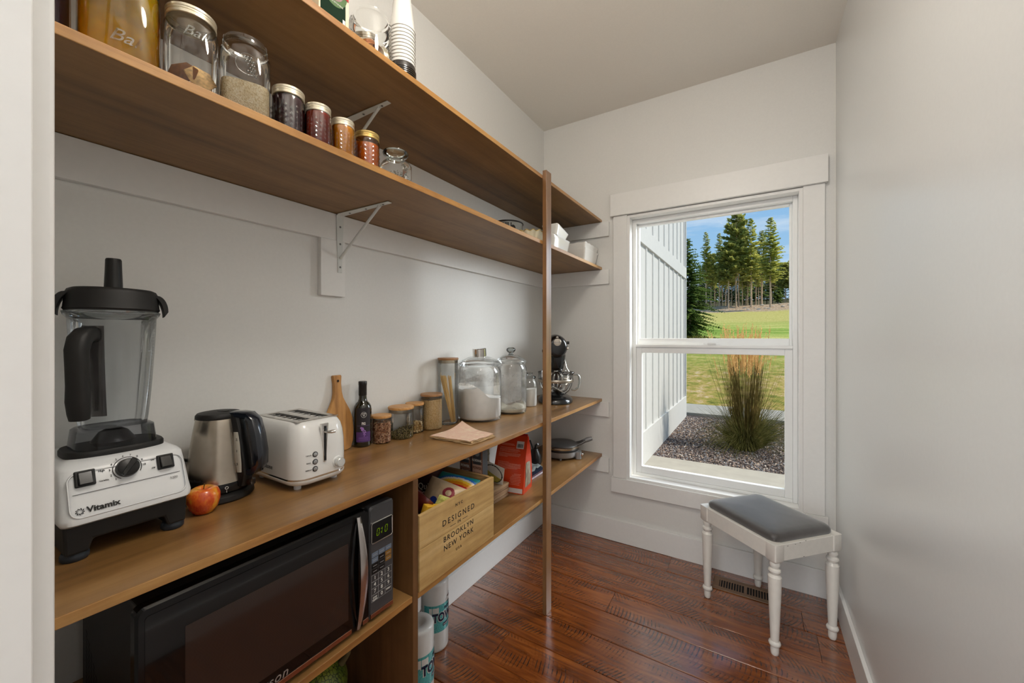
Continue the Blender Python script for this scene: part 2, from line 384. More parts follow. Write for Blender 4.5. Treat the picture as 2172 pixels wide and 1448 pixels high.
# vinyl frame: outer frame, upper sash (fixed, further out), lower sash (nearer)
fx0, fx1, fz0, fz1 = WX0+.012, WX1-.012, WZ0+.012, WZ1-.012
def frame(m_, x0, z0, x1, z1, y0, y1, wl, wr, wb, wt):
    m_.box(x0, y0, z0, x0+wl, y1, z1).box(x1-wr, y0, z0, x1, y1, z1).box(x0+wl, y0, z0, x1-wr, y1, z0+wb).box(x0+wl, y0, z1-wt, x1-wr, y1, z1)
    return m_
part(frame(MB(), fx0, fz0, fx1, fz1, 2.53, 2.60, .022, .022, .018, .026), 'window_frame', VINYL, wn, bev=.0025)
ux0, ux1 = fx0+.022, fx1-.022
us = part(frame(MB(), ux0, 1.235, ux1, fz1-.026, 2.565, 2.592, .012, .012, .045, .014), 'upper_sash', VINYL, wn, bev=.002)
part(MB().box(ux0+.01, 2.578, 1.275, ux1-.01, 2.581, fz1-.038), 'pane', PANE, us)
ls = part(frame(MB(), ux0, fz0+.018, ux1, 1.235, 2.535, 2.563, .034, .034, .043, .045), 'lower_sash', VINYL, wn, bev=.002)
part(MB().box(ux0, 2.524, 1.226, ux1, 2.565, 1.242), 'meeting_rail_lip', VINYL, wn, bev=.002)
part(MB().box(ux0+.033, 2.549, fz0+.06, ux1-.033, 2.552, 1.191), 'pane', PANE, ls)
lk = part(MB().prism([(-.045, 0), (.045, 0), (.036, .022), (-.036, .022)], 0, .010, M=Matrix.Translation((-.215, 2.53, 1.240))), 'sash_lock', VINYL, wn, bev=.002)
part(MB().box(-.237, 2.524, 1.2445, -.193, 2.533, 1.256), 'lock_lever', VINYL, lk, bev=.001)

# ------------------------------------------------------------------ shelves
def shelf(name, label, x0, x1, y0, y1, z0, z1):
    b = MB().box(x0, y0, z0, x1, y1, z1); b.m = [2, 0, 1, 1, 1, 1]
    o = b.build(name, [SHELF_TOP, SHELF_EDGE, SHELF_UNDER], None, bev=.0015, seg=2)
    return tag(o, label, 'shelf')
shelf('wall_shelf', 'long brown stained shelf, the topmost, reaching above the wooden post top', XL, XF, .09, YB, *LEV[0])
shelf('wall_shelf', 'long brown stained shelf holding the jam jars, second from the top', XL, XF, .09, YB, *LEV[1])
shelf('counter_shelf', 'long brown stained counter shelf carrying the blender and toaster', XL, XF, .09, YB, *LEV[2])
shelf('low_shelf', 'brown stained low shelf carrying the lettered crate and waffle maker', XL, XF, .845, YB, *LEV[3])
shelf('microwave_shelf', 'brown stained short shelf under the black microwave', XL, XF-.001, .09, .8235, .5205, .5385)
b = MB().box(XL+.016, .8245, 0, XF, .845, .8725)
tag(b.build('shelf_divider', PARTITION, bev=.0015), 'dark brown upright panel between the microwave and the crate', 'panel')
b = MB().box(XF+.0005, 1.640, 0, XF+.0205, 1.692, 2.062)
tag(b.build('shelf_post', POST, bev=.0015), 'tall narrow brown wooden post standing in front of the shelves', 'post')

# brackets
def bracket(label, y, zs, reach):
    # arm length, height, flat steel 20 mm wide
    t = thing('shelf_bracket', label, 'bracket', (XL, y, zs), group=None)
    w = .0140; x0 = .0195
    arm = MB()
    # vertical leg + bend + horizontal arm as one folded strip
    H, L_, r, th = .205, reach, .010, .0022
    path = [(x0+th/2, -H), (x0+th/2, -r-.002)]
    for k in range(6):
        a = PI-PI/2*k/5; path.append((x0+th/2+r+r*math.cos(a), -r-.0025+r*math.sin(a)))
    path.append((x0+L_, -.0025))
    rs = []
    for i, (px, pz) in enumerate(path):
        a = path[min(i+1, len(path)-1)]; c = path[max(i-1, 0)]
        tx, tz = a[0]-c[0], a[1]-c[1]; l_ = math.hypot(tx, tz); nx, nz = -tz/l_*th/2, tx/l_*th/2
        ww = w*.55 if i in (0, len(path)-1) else w
        rs.append([(px+nx, -ww, pz+nz), (px+nx, ww, pz+nz), (px-nx, ww, pz-nz), (px-nx, -ww, pz-nz)])
    # rounded ends
    arm.rings(rs)
    part(arm, 'arm', WHITE_METAL, t, smooth=40, bev=.0005)
    d = MB().tube([(x0+.003, 0, -.155), (x0+.012, 0, -.148), (x0+L_-.055, 0, -.012), (x0+L_-.045, 0, -.005)], [.0052, .0046, .0046, .0052], 8)
    part(d, 'brace', WHITE_METAL, t, smooth=50)
    for (sx_, sz) in ((.0225, -.045), (.0225, -.105), (.0225, -.186)):
        part(MB().lathe([(.0036, 0), (.0036, .0008), (.002, .0016)], 12, M=Matrix.Translation((sx_, 0, sz)) @ Matrix.Rotation(PI/2, 4, 'Y')), 'screw', SCREW, t, smooth=40)
    for f in (.22, .55, .88):
        part(MB().lathe([(.0036, 0), (.0036, .0008), (.002, .0016)], 12, M=Matrix.Translation((x0+L_*f, 0, -.0046)) @ Matrix.Rotation(PI, 4, 'X')), 'screw', SCREW, t, smooth=40)
    return t
bracket('white metal shelf bracket with diagonal brace under the second shelf', .866, LEV[1][0], .255)
bracket('white metal shelf bracket under the top shelf, behind the jam jars', .85, LEV[0][0], .27)

# ------------------------------------------------------------------ garden outside
GZ = -.35
SX = -1.245                                         # plane of the white siding wing
def zt(x, y):                                       # lawn terrain
    pts = [(10, -.36), (14, -.22), (20, .08), (28, .62), (38, 1.55), (52, 2.9), (70, 4.75), (80, 5.9), (88, 7.3), (100, 8.0), (160, 11), (260, 22)]
    if y <= 10: return -.36
    for (a, za), (c, zc) in zip(pts, pts[1:]):
        if y <= c:
            t = (y-a)/(c-a); z = za+(zc-za)*t; break
    else: z = 22
    return z + (0.03*(y-10)**.5)*noise.noise((x*.15, y*.15, 0)) + (.25*noise.noise((x*.3, y*.3, 3)) if y > 74 else 0) + max(0, x-6)*.012*min(1, (y-10)/40)
def lawn_mat():
    q = N('autumn_lawn'); v = q.tex('Object')
    a = q.noise(v, .22, 5, .6); f = q.noise(q.tex('Object', (1, .35, 1)), 7, 6, .75); g = q.noise(v, 1.1, 5, .7)
    sp = q.n('ShaderNodeSeparateXYZ'); q.l(v, sp.inputs[0]); y = sp.outputs[1]
    g2 = q.noise(q.tex('Object', (1, .6, 1)), 2.4, 8, .78); near = q.ramp(g2, [(.34, srgb(84, 96, 40)), (.45, srgb(138, 136, 62)), (.54, srgb(176, 152, 84)), (.62, srgb(198, 172, 132)), (.74, srgb(214, 200, 176))])
    far = q.ramp(q.noise(q.tex('Object', (.25, 1, 1)), .35, 7, .72), [(.36, srgb(110, 142, 54)), (.5, srgb(146, 168, 74)), (.62, srgb(196, 190, 112))])
    mr = q.n('ShaderNodeMapRange'); mr.inputs['From Min'].default_value = 16; mr.inputs['From Max'].default_value = 30; q.l(y, mr.inputs[0])
    col = q.mix(mr.outputs[0], near, far)
    mr2 = q.n('ShaderNodeMapRange'); mr2.inputs['From Min'].default_value = 50; mr2.inputs['From Max'].default_value = 62; q.l(q.math('ADD', y, q.math('MULTIPLY', a, 12)), mr2.inputs[0])
    col = q.mix(mr2.outputs[0], col, q.ramp(f, [(.3, srgb(170, 166, 84)), (.7, srgb(206, 190, 120))]))
    dirt = q.ramp(f, [(.3, srgb(120, 88, 66)), (.5, srgb(176, 150, 122)), (.7, srgb(222, 210, 190))])
    mr3 = q.n('ShaderNodeMapRange'); mr3.inputs['From Min'].default_value = 76; mr3.inputs['From Max'].default_value = 79; q.l(q.math('ADD', y, q.math('MULTIPLY', g, 4)), mr3.inputs[0])
    col = q.mix(mr3.outputs[0], col, dirt)
    mr4 = q.n('ShaderNodeMapRange'); mr4.inputs['From Min'].default_value = 96; mr4.inputs['From Max'].default_value = 110; q.l(y, mr4.inputs[0])
    col = q.mix(mr4.outputs[0], col, q.ramp(g, [(.3, srgb(50, 54, 26)), (.7, srgb(96, 84, 52))]))
    col = q.mix(.55, col, q.ramp(f, [(.3, (.5, .5, .45, 1)), (.6, (1, 1, 1, 1))]), 'MULTIPLY')
    return q.bsdf(col, .95, spec=.1, bump=f, bs=.5, bd=.05)
m_ = MB(); ysl = [10.2+i*.5 for i in range(20)]+[20.5+i*2 for i in range(50)]+[122+i*14 for i in range(11)]
xsl = [-70+i*2.5 for i in range(57)]
m_.rings([[(x, y, zt(x, y)) for x in xsl] for y in ysl], closed=False, cap0=False, cap1=False)
m_.build('lawn', lawn_mat(), smooth=80)
lw = bpy.data.objects['lawn']; lw['kind'] = 'structure'; lw['label'] = 'lawn rising to a dirt bank below the trees'; lw['category'] = 'lawn'
CONC = plain('concrete_walk', (168, 162, 150), .85, var=.08, nscale=6, bs=.1)
o = MB().prism([(SX, 2.6), (8, 2.6), (8, 5.85), (SX, 5.675)], GZ-.15, GZ+.0, 0).build('patio', CONC); tag(o, 'strip of pale concrete just outside the window', 'patio', kind='structure')
o = MB().prism([(SX-12, 8.83), (8, 9.45), (8, 10.75), (SX-12, 10.0)], GZ-.15, GZ+.02, 0).build('garden_path', CONC); tag(o, 'pale concrete path between gravel and lawn', 'path', kind='structure')
GRAVB = plain('gravel_bed', (74, 64, 60), .95, var=.25, nscale=90)
o = MB().box(SX, 5.5, GZ-.2, 8, 9.4, GZ-.035).box(SX-12, 8.7, GZ-.3, 8, 10.8, GZ-.1).build('ground_under_gravel', GRAVB); tag(o, 'dark ground under the gravel', 'ground', kind='structure')
def stones():
    q = N('gravel_stones'); at = q.n('ShaderNodeAttribute', attribute_name='tone')
    col = q.ramp(at.outputs['Fac'], [(0, srgb(66, 60, 60)), (.3, srgb(98, 84, 80)), (.55, srgb(138, 118, 106)), (.75, srgb(128, 134, 142)), (.9, srgb(172, 140, 112)), (1, srgb(214, 206, 196))])
    mat = q.bsdf(col, .8)
    b = MB(); tones = []; r = random.Random(5)
    for i in range(23000):
        y = 5.66+3.25*r.random()**1.15; x = SX+.02+4.2*r.random()**1.5
        if y < 5.70+(x-SX)*.02: continue
        s = r.uniform(.008, .0175)*(1.1 if y > 7 else 1); a = r.uniform(0, 6.28); z = GZ-.02+r.uniform(-.008, .014)
        ca, sa = math.cos(a), math.sin(a); e = r.uniform(.6, 1); h = s*r.uniform(.45, .8)
        P = [(s, 0, 0), (.1*s, s*e, 0), (-s, .2*s, 0), (-.1*s, -s*e, 0)]
        vs = [(x+px*ca-py*sa, y+px*sa+py*ca, z+pz+r.uniform(-.3, .3)*h) for px, py, pz in P]+[(x, y, z+h), (x, y, z-h)]
        b.add(vs, [(0,1,4),(1,2,4),(2,3,4),(3,0,4),(1,0,5),(2,1,5),(3,2,5),(0,3,5)]); t = r.random(); tones += [t]*8
    o = b.build('gravel', mat)
    a = o.data.attributes.new('tone', 'FLOAT', 'FACE'); a.data.foreach_set('value', tones)
    tag(o, 'bed of reddish grey gravel outside the window', 'gravel', kind='stuff')
stones()
# white board and batten wing
SIDING = plain('white_siding', (203, 202, 198), .6, var=.03, nscale=14, bs=.1)
wg = MB().box(SX-6, 2.62, GZ-.05, SX, 8.80, 8).build('house_wing', SIDING); tag(wg, 'white board and batten wall of the house wing outside', 'wall', kind='structure')
for k in range(15):
    y = 8.68-.04-.405*k
    if y < 2.7: break
    MB().box(SX, y-.022, GZ+.42, SX+.017, y+.022, 2.47).build('batten', SIDING, wg, bev=.002)
for k in range(15):
    y = 8.68-.04-.405*k
    if y < 2.7: break
    MB().box(SX, y-.022, 2.69, SX+.017, y+.022, 7.9).build('batten', SIDING, wg, bev=.002)
MB().box(SX, 2.62, 2.47, SX+.032, 8.80, 2.69).build('band_board', SIDING, wg, bev=.003)
MB().box(SX, 2.62, GZ+.0, SX+.028, 8.80, GZ+.42).build('skirt_board', SIDING, wg, bev=.003)
MB().box(SX-.1, 8.78, GZ, SX+.03, 8.82, 8).build('corner_board', SIDING, wg, bev=.003)
# outer skin of the pantry wall and roof so the sun does not enter
o = MB().box(XR+.1, -3.7, 0, 6, YB+.14, 3.2).box(-6, -3.9, 2.9, 6, YB+.15, 3.4).box(-6, -3.9, -.3, 6, -3.72, 3).box(-6, -3.7, -.3, -3.12, YB, 3).build('house_shell', SIDING)
tag(o, 'rest of the house around the pantry', 'house', kind='structure')
# soil foundation below window outside
ORD = 'first second third fourth fifth sixth seventh eighth ninth tenth eleventh twelfth thirteenth fourteenth fifteenth sixteenth'.split()
# ---- conifers
def leafmat(name, dark, mid, light, nsc=.9):
    q = N(name); v = q.tex('Object'); n_ = q.noise(v, nsc, 5, .7); oi = q.n('ShaderNodeObjectInfo')
    f = q.math('ADD', n_, q.math('MULTIPLY', q.math('SUBTRACT', oi.outputs['Random'], .5), .12))
    c = q.ramp(f, [(.3, srgb(*dark)), (.5, srgb(*mid)), (.7, srgb(*light))]); df = q.n('ShaderNodeBsdfDiffuse'); tl_ = q.n('ShaderNodeBsdfTranslucent')
    q.l(c, df.inputs[0]); q.l(c, tl_.inputs[0]); m_ = q.n('ShaderNodeMixShader'); m_.inputs[0].default_value = .5; q.l(df.outputs[0], m_.inputs[1]); q.l(tl_.outputs[0], m_.inputs[2]); q.l(m_.outputs[0], q.out.inputs[0]); return q.mat
FIRG = leafmat('fir_needles', (112, 126, 60), (186, 190, 104), (234, 226, 140))
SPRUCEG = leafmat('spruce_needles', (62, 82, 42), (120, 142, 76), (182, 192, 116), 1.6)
PINEG = leafmat('pine_needles', (118, 130, 68), (180, 182, 104), (224, 216, 136))
BARK = plain('conifer_bark', (196, 168, 138), .9, var=.3, nscale=3)
BARKG = plain('grey_bark', (120, 104, 86), .9, var=.3, nscale=3)
def conifer(seed, H, base, rad, kind, dens=1.0, fs=1.0):
    """trunk mesh and foliage mesh; base = height where the crown begins"""
    r = random.Random(seed); tr = MB(); path = []
    lean = r.uniform(-.02, .02)
    for k in range(9):
        z = H*k/8; path.append((lean*z+.04*math.sin(k*1.3+seed), .03*math.cos(k+seed), z))
    r0 = H*.009+.03
    tr.tube(path, [max(.015, r0*(1-k/8.5)) for k in range(9)], 7)
    fo = MB()
    n = int((H-base)/(H*.02)*dens); z = base
    for i in range(n):
        t = i/n; z = base+(H-base)*t**.95
        prof = (1-t)**.75*(.55+.45*min(1, t*6)) if kind != 'pine' else math.sin(PI*min(1, .18+t*.82))**.7
        nb = 6 if kind != 'pine' else 6
        for k in range(nb):
            a = r.uniform(0, 2*PI); L = rad*prof*r.uniform(.55, 1.15)
            if L < .08: L = .12
            droop = {'spruce': -.28, 'fir': -.08, 'pine': .25}[kind]+(.5*t if kind != 'pine' else .2*t)
            ca, sa = math.cos(a), math.sin(a); x0, y0 = lean*z, 0
            ns = max(2, int(L/((.33 if kind != 'pine' else .42)*(.5+.5*fs))))
            for j in range(ns+1):
                u = (j+.6)/(ns+1); cx_, cy_ = x0+ca*L*u, y0+sa*L*u; cz = z+L*u*droop-(.12*L*u*u if kind == 'spruce' else 0)
                w = fs*(.30+.20*L*(1-u))*r.uniform(.7, 1.25)*H/18 if kind != 'pine' else .62*r.uniform(.7, 1.2)
                for q_ in range(int((4 if kind != 'pine' else 7)/fs**1.3)):   # small irregular needle sprays
                    b1 = a+r.uniform(-1.3, 1.3); l1 = w*r.uniform(.8, 1.5); dz = r.uniform(-.25, .15) if kind != 'pine' else r.uniform(-.3, .9)
                    ex, ey, ez = cx_+math.cos(b1)*l1, cy_+math.sin(b1)*l1, cz+dz*l1
                    px, py = -math.sin(b1)*w*.36, math.cos(b1)*w*.36; hz = r.uniform(.12, .42)*w
                    fo.add([(cx_, cy_, cz), ((cx_+ex)/2+px, (cy_+ey)/2+py, (cz+ez)/2-hz), (ex, ey, ez), ((cx_+ex)/2-px, (cy_+ey)/2-py, (cz+ez)/2+hz)], [(0,1,2),(0,2,3)])
    # dead twigs under the crown
    if base > 1.5:
        for i in range(int(base*5)):
            z = r.uniform(base*.25, base); a = r.uniform(0, 2*PI); L = r.uniform(.5, 1.9)
            x1, y1 = math.cos(a)*L, math.sin(a)*L
            tr.add([(0, 0, z+.02), (0, 0, z-.02), (x1, y1, z-.15*L), ], [(0, 1, 2)])
    return tr, fo
protos = {}
def proto(key, seed, H, base, rad, kind, fol, bark, dens=1.0, fs=1.0):
    tr, fo = conifer(seed, H, base, rad, kind, dens, fs)
    t = tr.build('trunk', bark, smooth=60).data; f = fo.build('foliage', fol).data
    for o in list(bpy.data.objects):
        if o.data in (t, f): bpy.data.objects.remove(o)
    protos[key] = (t, f, H)
proto('spruce', 1, 14, .3, 4.0, 'spruce', SPRUCEG, BARKG, 1.5, .5)
proto('fir1', 2, 18, 5.4, 3.0, 'fir', FIRG, BARK, 1.0, .8)
proto('fir2', 3, 18, 6.0, 2.6, 'fir', FIRG, BARK, .9, .8)
proto('pine1', 4, 18, 7.0, 2.6, 'pine', PINEG, BARK, .42, .62)
proto('pine2', 5, 18, 7.5, 2.7, 'pine', PINEG, BARK, .5, .62)
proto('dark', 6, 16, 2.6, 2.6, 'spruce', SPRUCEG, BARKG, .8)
def at_px(px, Y):
    u = (px-1086)/839; s, c = math.sin(.5525), math.cos(.5525); return (u*c-s)/(u*s+c)*Y
def tree(px, Y, top, key, label, name, rz=0, grp=None, basez=None, wid=1.0):
    x = at_px(px, Y); z = zt(x, Y) if basez is None else basez
    f = -x*math.sin(.5525)+Y*math.cos(.5525); ztop = 1.29-(top-713.8)*f/839
    t, fm, H = protos[key]; s = (ztop-z)/H
    e_ = thing(name, label, 'tree', (x, Y, z-.05), rz, grp)
    e_.scale = (s*wid, s*wid, s)
    for nm, me in (('trunk', t), ('foliage', fm)):
        c = bpy.data.objects.new(nm, me); COL.objects.link(c); c.parent = e_
    return e_
tree(1463, 33, 503, 'spruce', 'dark green spruce nearest the house, beside the corner of the white wing', 'spruce_tree', .3, wid=1.25)
tree(1498, 86, 490, 'fir2', 'slim fir with a sparse top, second from the white wing', 'fir_tree', 1.0, wid=.9)
tree(1526, 88, 492, 'fir1', 'slim fir just left of the bushy pale pine', 'fir_tree', 2.0, wid=.8)
tree(1545, 84, 512, 'pine2', 'bushy pale green pine left of the tallest tree', 'pine_tree', .5, wid=1.15)
tree(1561, 85, 452, 'pine1', 'tallest pine with a thin top above the other trees', 'pine_tree', 2.2, wid=.8)
tree(1567, 87, 470, 'pine2', 'pine behind the tallest one with a crooked bare trunk', 'pine_tree', 3.2, wid=.7)
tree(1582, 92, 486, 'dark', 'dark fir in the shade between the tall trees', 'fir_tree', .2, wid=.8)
tree(1594, 84, 461, 'fir1', 'tall yellow green fir right of the tallest pine', 'fir_tree', 4.0)
tree(1616, 87, 486, 'fir2', 'yellow green fir filling the gap left of the rightmost tall tree', 'fir_tree', 5.0, wid=1.1)
tree(1634, 80, 458, 'fir1', 'rightmost tall fir, standing forward on the dirt bank', 'fir_tree', 1.6, wid=1.05)
r_ = random.Random(11)
for k, px in enumerate((1508, 1516, 1532, 1539, 1552, 1575, 1586, 1603, 1609)):
    tree(px, r_.uniform(88, 97), r_.uniform(520, 552), 'fir2' if k % 2 else 'pine2', 'thin bare trunked conifer inside the grove, %s from its left edge' % ORD[k], 'fir_tree', k*1.3, 'thin trees inside the grove', wid=.75)
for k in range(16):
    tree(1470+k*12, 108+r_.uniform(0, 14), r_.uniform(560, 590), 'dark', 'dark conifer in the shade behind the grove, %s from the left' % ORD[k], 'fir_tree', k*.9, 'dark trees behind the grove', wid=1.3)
for k in range(12):
    tree(1640+k*9+r_.uniform(-3, 3), 112+r_.uniform(0, 22), r_.uniform(548, 572) if k < 9 else 560, ('pine2', 'pine1', 'dark')[k % 3], 'distant blue green conifer right of the grove, %s from the left' % ORD[k], 'pine_tree', k*2.1, 'distant trees right of the grove', wid=1.15)
# low shrubs by the spruce
SHRUB = leafmat('shrub_leaves', (70, 66, 30), (120, 110, 54), (150, 124, 74), 3)
def shrub(px, Y, rad, h, label, seed):
    r = random.Random(seed); x0 = at_px(px, Y); z0 = zt(x0, Y)
    t = thing('shrub', label, 'shrub', (x0, Y, z0)); b = MB(); s = MB()
    for i in range(1500):
        a = r.uniform(0, 6.28); q_ = r.random()**.5; x, y = math.cos(a)*rad*q_, math.sin(a)*rad*q_*.6
        z = h*(1-q_**2)**.5*r.uniform(.2, 1.05); l_ = r.uniform(.05, .12); d = [r.uniform(-1, 1)*l_ for _ in range(6)]
        b.add([(x, y, z), (x+d[0], y+d[1], z+abs(d[2])), (x+d[3], y+d[4], z+d[5])], [(0, 1, 2)])
    for i in range(30):
        a = r.uniform(0, 6.28); s.tube([(0, 0, 0), (math.cos(a)*rad*.5, math.sin(a)*rad*.3, h*.6)], .008, 4)
    b.build('foliage', SHRUB, t); s.build('stems', BARKG, t)
shrub(1478, 27, 1.3, .75, 'low brown green shrub at the foot of the dark spruce', 1)
shrub(1510, 28.5, 1.3, .6, 'low russet shrub right of the spruce foot', 2)
# debris and rocks on the bank
ROCK = plain('pale_rock', (196, 184, 168), .9, var=.2, nscale=2)
r_ = random.Random(21)
for k in range(16):
    Y = 79+(k*5 % 8); x = at_px(1572+k*7.4, Y); s = r_.uniform(.15, .42)
    b = MB().ball((0, 0, 0), (s, s*.7, s*.45), n=7, m=4)
    b.v = [tuple(c*(1+.25*noise.noise(Vector(p)*3+Vector((k, 0, 0)))) for c in p) for p in b.v]
    tag(b.build('rock', ROCK, loc=(x, Y, zt(x, Y)+.05)), 'pale rock on the dirt bank below the trees, %s from the left' % ORD[k], 'rock', 'rocks on the dirt bank')
# ornamental grass clump
GRASS_G = leafmat('grass_blades', (66, 68, 34), (110, 108, 60), (176, 158, 106), 9)
PLUME = plain('grass_plumes', (222, 176, 110), .8, var=.2, nscale=20)
def clump():
    r = random.Random(9); t = thing('grass_clump', 'tall ornamental grass with straw coloured plumes in the gravel', 'grass', (-.13, 6.75, GZ-.02))
    b = MB(); p = MB()
    def blade(m_, a, lean, L, w, droop, z0=0, rr=.14, seg=6):
        ca, sa = math.cos(a), math.sin(a); q0 = r.random()**.7*rr; x, y, z = ca*q0, sa*q0, z0; th = lean; pts = []
        for k in range(seg+1):
            pts.append((x, y, z)); st = L/seg
            x += ca*math.sin(th)*st; y += sa*math.sin(th)*st; z += math.cos(th)*st; th += droop/seg
        vs = []; sw = math.sin(a+1.2), math.cos(a+1.2)
        for k, (px, py, pz) in enumerate(pts):
            ww = w*(1-(k/seg)**2*.9); vs += [(px-sw[0]*ww, py+sw[1]*ww, max(pz, .01)), (px+sw[0]*ww, py-sw[1]*ww, max(pz, .01))]
        m_.add(vs, [(2*k, 2*k+1, 2*k+3, 2*k+2) for k in range(seg)])
        return pts[-1], th
    s2 = MB()
    for i in range(1900):                          # arching leaves
        a = r.uniform(0, 6.28); blade(b, a, r.uniform(.0, .9), r.uniform(.35, 1.1)*(1.0 if math.cos(a-.3) > 0 else .82), .0036, r.uniform(.1, 2.9))
    for i in range(520):                           # upright stalks
        a = r.uniform(0, 6.28); le = abs(r.gauss(.0, .075)) if i % 9 else r.uniform(.1, .32); L = r.uniform(1.05, 1.55)
        (x, y, z), th = blade(s2, a, le, L, .0032, r.uniform(-.05, .12), seg=4)
        if i < 150:
            ca, sa = math.cos(a), math.sin(a); l_ = r.uniform(.22, .36)
            e_ = (x+ca*math.sin(th)*l_, y+sa*math.sin(th)*l_, z+math.cos(th)*l_)
            p.tube([(x, y, z), ((x+e_[0])/2, (y+e_[1])/2, (z+e_[2])/2), e_], [.0025, .0055, .001], 5)
            for q_ in range(26):
                u = r.random(); c = (x+(e_[0]-x)*u, y+(e_[1]-y)*u, z+(e_[2]-z)*u); d = [r.uniform(-.016, .016) for _ in range(2)]
                p.add([c, (c[0]+d[0], c[1]+d[1], c[2]+.02), (c[0]+d[0]*.6, c[1]+d[1], c[2]+.03)], [(0, 1, 2)])
    o = s2.build('stalks', leafmat('grass_stalks', (66, 58, 32), (112, 98, 56), (168, 140, 88), 9), t); o['kind'] = 'stuff'
    o = b.build('blades', GRASS_G, t); o['kind'] = 'stuff'; o = p.build('plumes', PLUME, t); o['kind'] = 'stuff'; o['label'] = 'straw coloured seed plumes'
clump()

# ------------------------------------------------------------------ floor register
REG = plain('brown_register_metal', (122, 94, 70), .4, .3, var=.05)
t = thing('floor_register', 'brown metal floor vent grille under the stool by the window', 'vent', (-.045, 2.333, .0006))
# rim, then louvre blades, in two banks
b = MB()
X2, Y2 = .148, .062; ix, iy = .118, .034
b.box(-X2, -Y2, 0, X2, -iy, .0035).box(-X2, iy, 0, X2, Y2, .0035).box(-X2, -iy, 0, -ix, iy, .0035).box(ix, -iy, 0, X2, iy, .0035).box(-.007, -iy, 0, .007, iy, .0035)
part(b, 'rim', REG, t, bev=.0012)
part(MB().box(-ix, -iy, -.0004, ix, iy, .0003), 'dark_opening', plain('duct_dark', (10, 8, 7), .8), t)
for k in range(20):
    x = -ix+.0055+(2*ix-.011)*k/19
    if abs(x) < .009: continue
    part(MB().box(x-.0022, -iy, .0004, x+.0022, iy, .003), 'slat', REG, t)

# ------------------------------------------------------------------ stool
STOOLW = plain('worn_white_paint', (222, 218, 210), .32, var=.03, nscale=40, coat=.2, bs=.05)
def suede():
    q = N('dark_grey_seat_fabric'); v = q.tex('Object'); n_ = q.noise(v, 6, 6, .7); g = q.noise(v, 500, 2)
    p = q.n('ShaderNodeBsdfPrincipled'); q.l(q.ramp(n_, [(.35, srgb(58, 54, 52)), (.65, srgb(78, 74, 72))]), p.inputs['Base Color'])
    p.inputs['Roughness'].default_value = .5; p.inputs['Sheen Weight'].default_value = .5; p.inputs['Specular IOR Level'].default_value = .6
    bm_ = q.n('ShaderNodeBump', Strength=.15, Distance=.0005); q.l(g, bm_.inputs['Height']); q.l(bm_.outputs[0], p.inputs['Normal'])
    q.l(p.outputs[0], q.out.inputs[0]); return q.mat
ang = math.radians(-42.85)
t = thing('stool', 'white turned leg stool with dark grey cushion under the window', 'stool', (.037, 2.169, 0), ang)
U, V_ = .2075, .1805
ap = MB(); th = .02
ap.box(-U+.035, -V_+.004, .385, U-.035, -V_+.004+th, .452).box(-U+.035, V_-.004-th, .385, U-.035, V_-.004, .452)
ap.box(-U+.004, -V_+.035, .385, -U+.004+th, V_-.035, .452).box(U-.004-th, -V_+.035, .385, U-.004, V_-.035, .452)
part(ap, 'apron', STOOLW, t, bev=.002)
legp = [(.0115, 0), (.0135, .003), (.015, .012), (.0155, .028), (.0150, .036), (.020, .040), (.0222, .047), (.020, .054), (.0152, .058), (.0155, .064), (.0185, .14), (.0225, .24), (.0245, .305), (.0246, .318), (.0205, .323), (.0165, .328), (.0190, .334), (.0228, .341), (.0215, .348), (.0155, .353), (.0168, .359), (.0196, .365), (.0185, .372), (.0165, .378)]
for sx_ in (-1, 1):
    for sy_ in (-1, 1):
        cx_, cy_ = sx_*(U-.0235), sy_*(V_-.0235)
        lg = MB().lathe(legp, 28, (cx_, cy_, 0))
        lg.rings([rbox(.0235*q_, .0235*q_, z, .005, 3, cx_, cy_) for q_, z in ((.72, .378), (.82, .381), (1, .388), (1, .4535))])
        part(lg, 'leg', STOOLW, t, smooth=35)
cu = MB(); cx_ = []
for z, k in ((.446, .97), (.452, .995), (.461, 1.004), (.470, 1.0), (.478, .975), (.484, .92), (.488, .80), (.4905, .55), (.4915, .25)):
    cx_.append(rbox((U-.019)*k, (V_-.019)*k, z, .03*k, 6))
cu.rings(cx_); part(cu, 'cushion', suede(), t, smooth=70)
CHIP = plain('paint_chip', (50, 38, 30), .8)
ch = MB()
for x, z in ((-.05, .4512), (.03, .4516), (.06, .449)): pass
for yv, zz in ((-.05, .447), (-.02, .451), (-.075, .444), (-.03, .388), (-.115, .443)):
    ch.box(U-.0042, yv, zz, U-.0036, yv+.006, zz+.0016)
ch_ = part(ch, 'paint_chips', CHIP, t); ch_['kind'] = 'stuff'

# ================================================================== things on the counter
CT = .891
# ---- blender
def sellipse(a, b, z, n=40, p=3.0, cx=0, cy=0):
    out = []
    for i in range(n):
        t = 2*PI*i/n; c, s = math.cos(t), math.sin(t)
        out.append((cx+a*abs(c)**(2/p)*(1 if c >= 0 else -1), cy+b*abs(s)**(2/p)*(1 if s >= 0 else -1), z))
    return out
BX, BY = -1.125, .2625                              # blender origin
t = thing('blender', 'tall white blender with black lid and smoky see-through jug, left end of counter', 'blender', (BX, BY, CT))
fr = .115; hy = .090
b = MB()                                            # dark lower body with an arch between its feet
poly = [(-hy+.004, .014), (-hy+.034, .014), (-hy+.040, .034), (hy-.040, .034), (hy-.034, .014), (hy-.004, .014), (hy-.002, .072), (-hy+.002, .072)]
b.rings([[(x, py, pz) for py, pz in poly] for x in (-.115, -.100, .090, .104)])
part(b, 'lower_body', BLACK_SOFT, t, bev=.004)
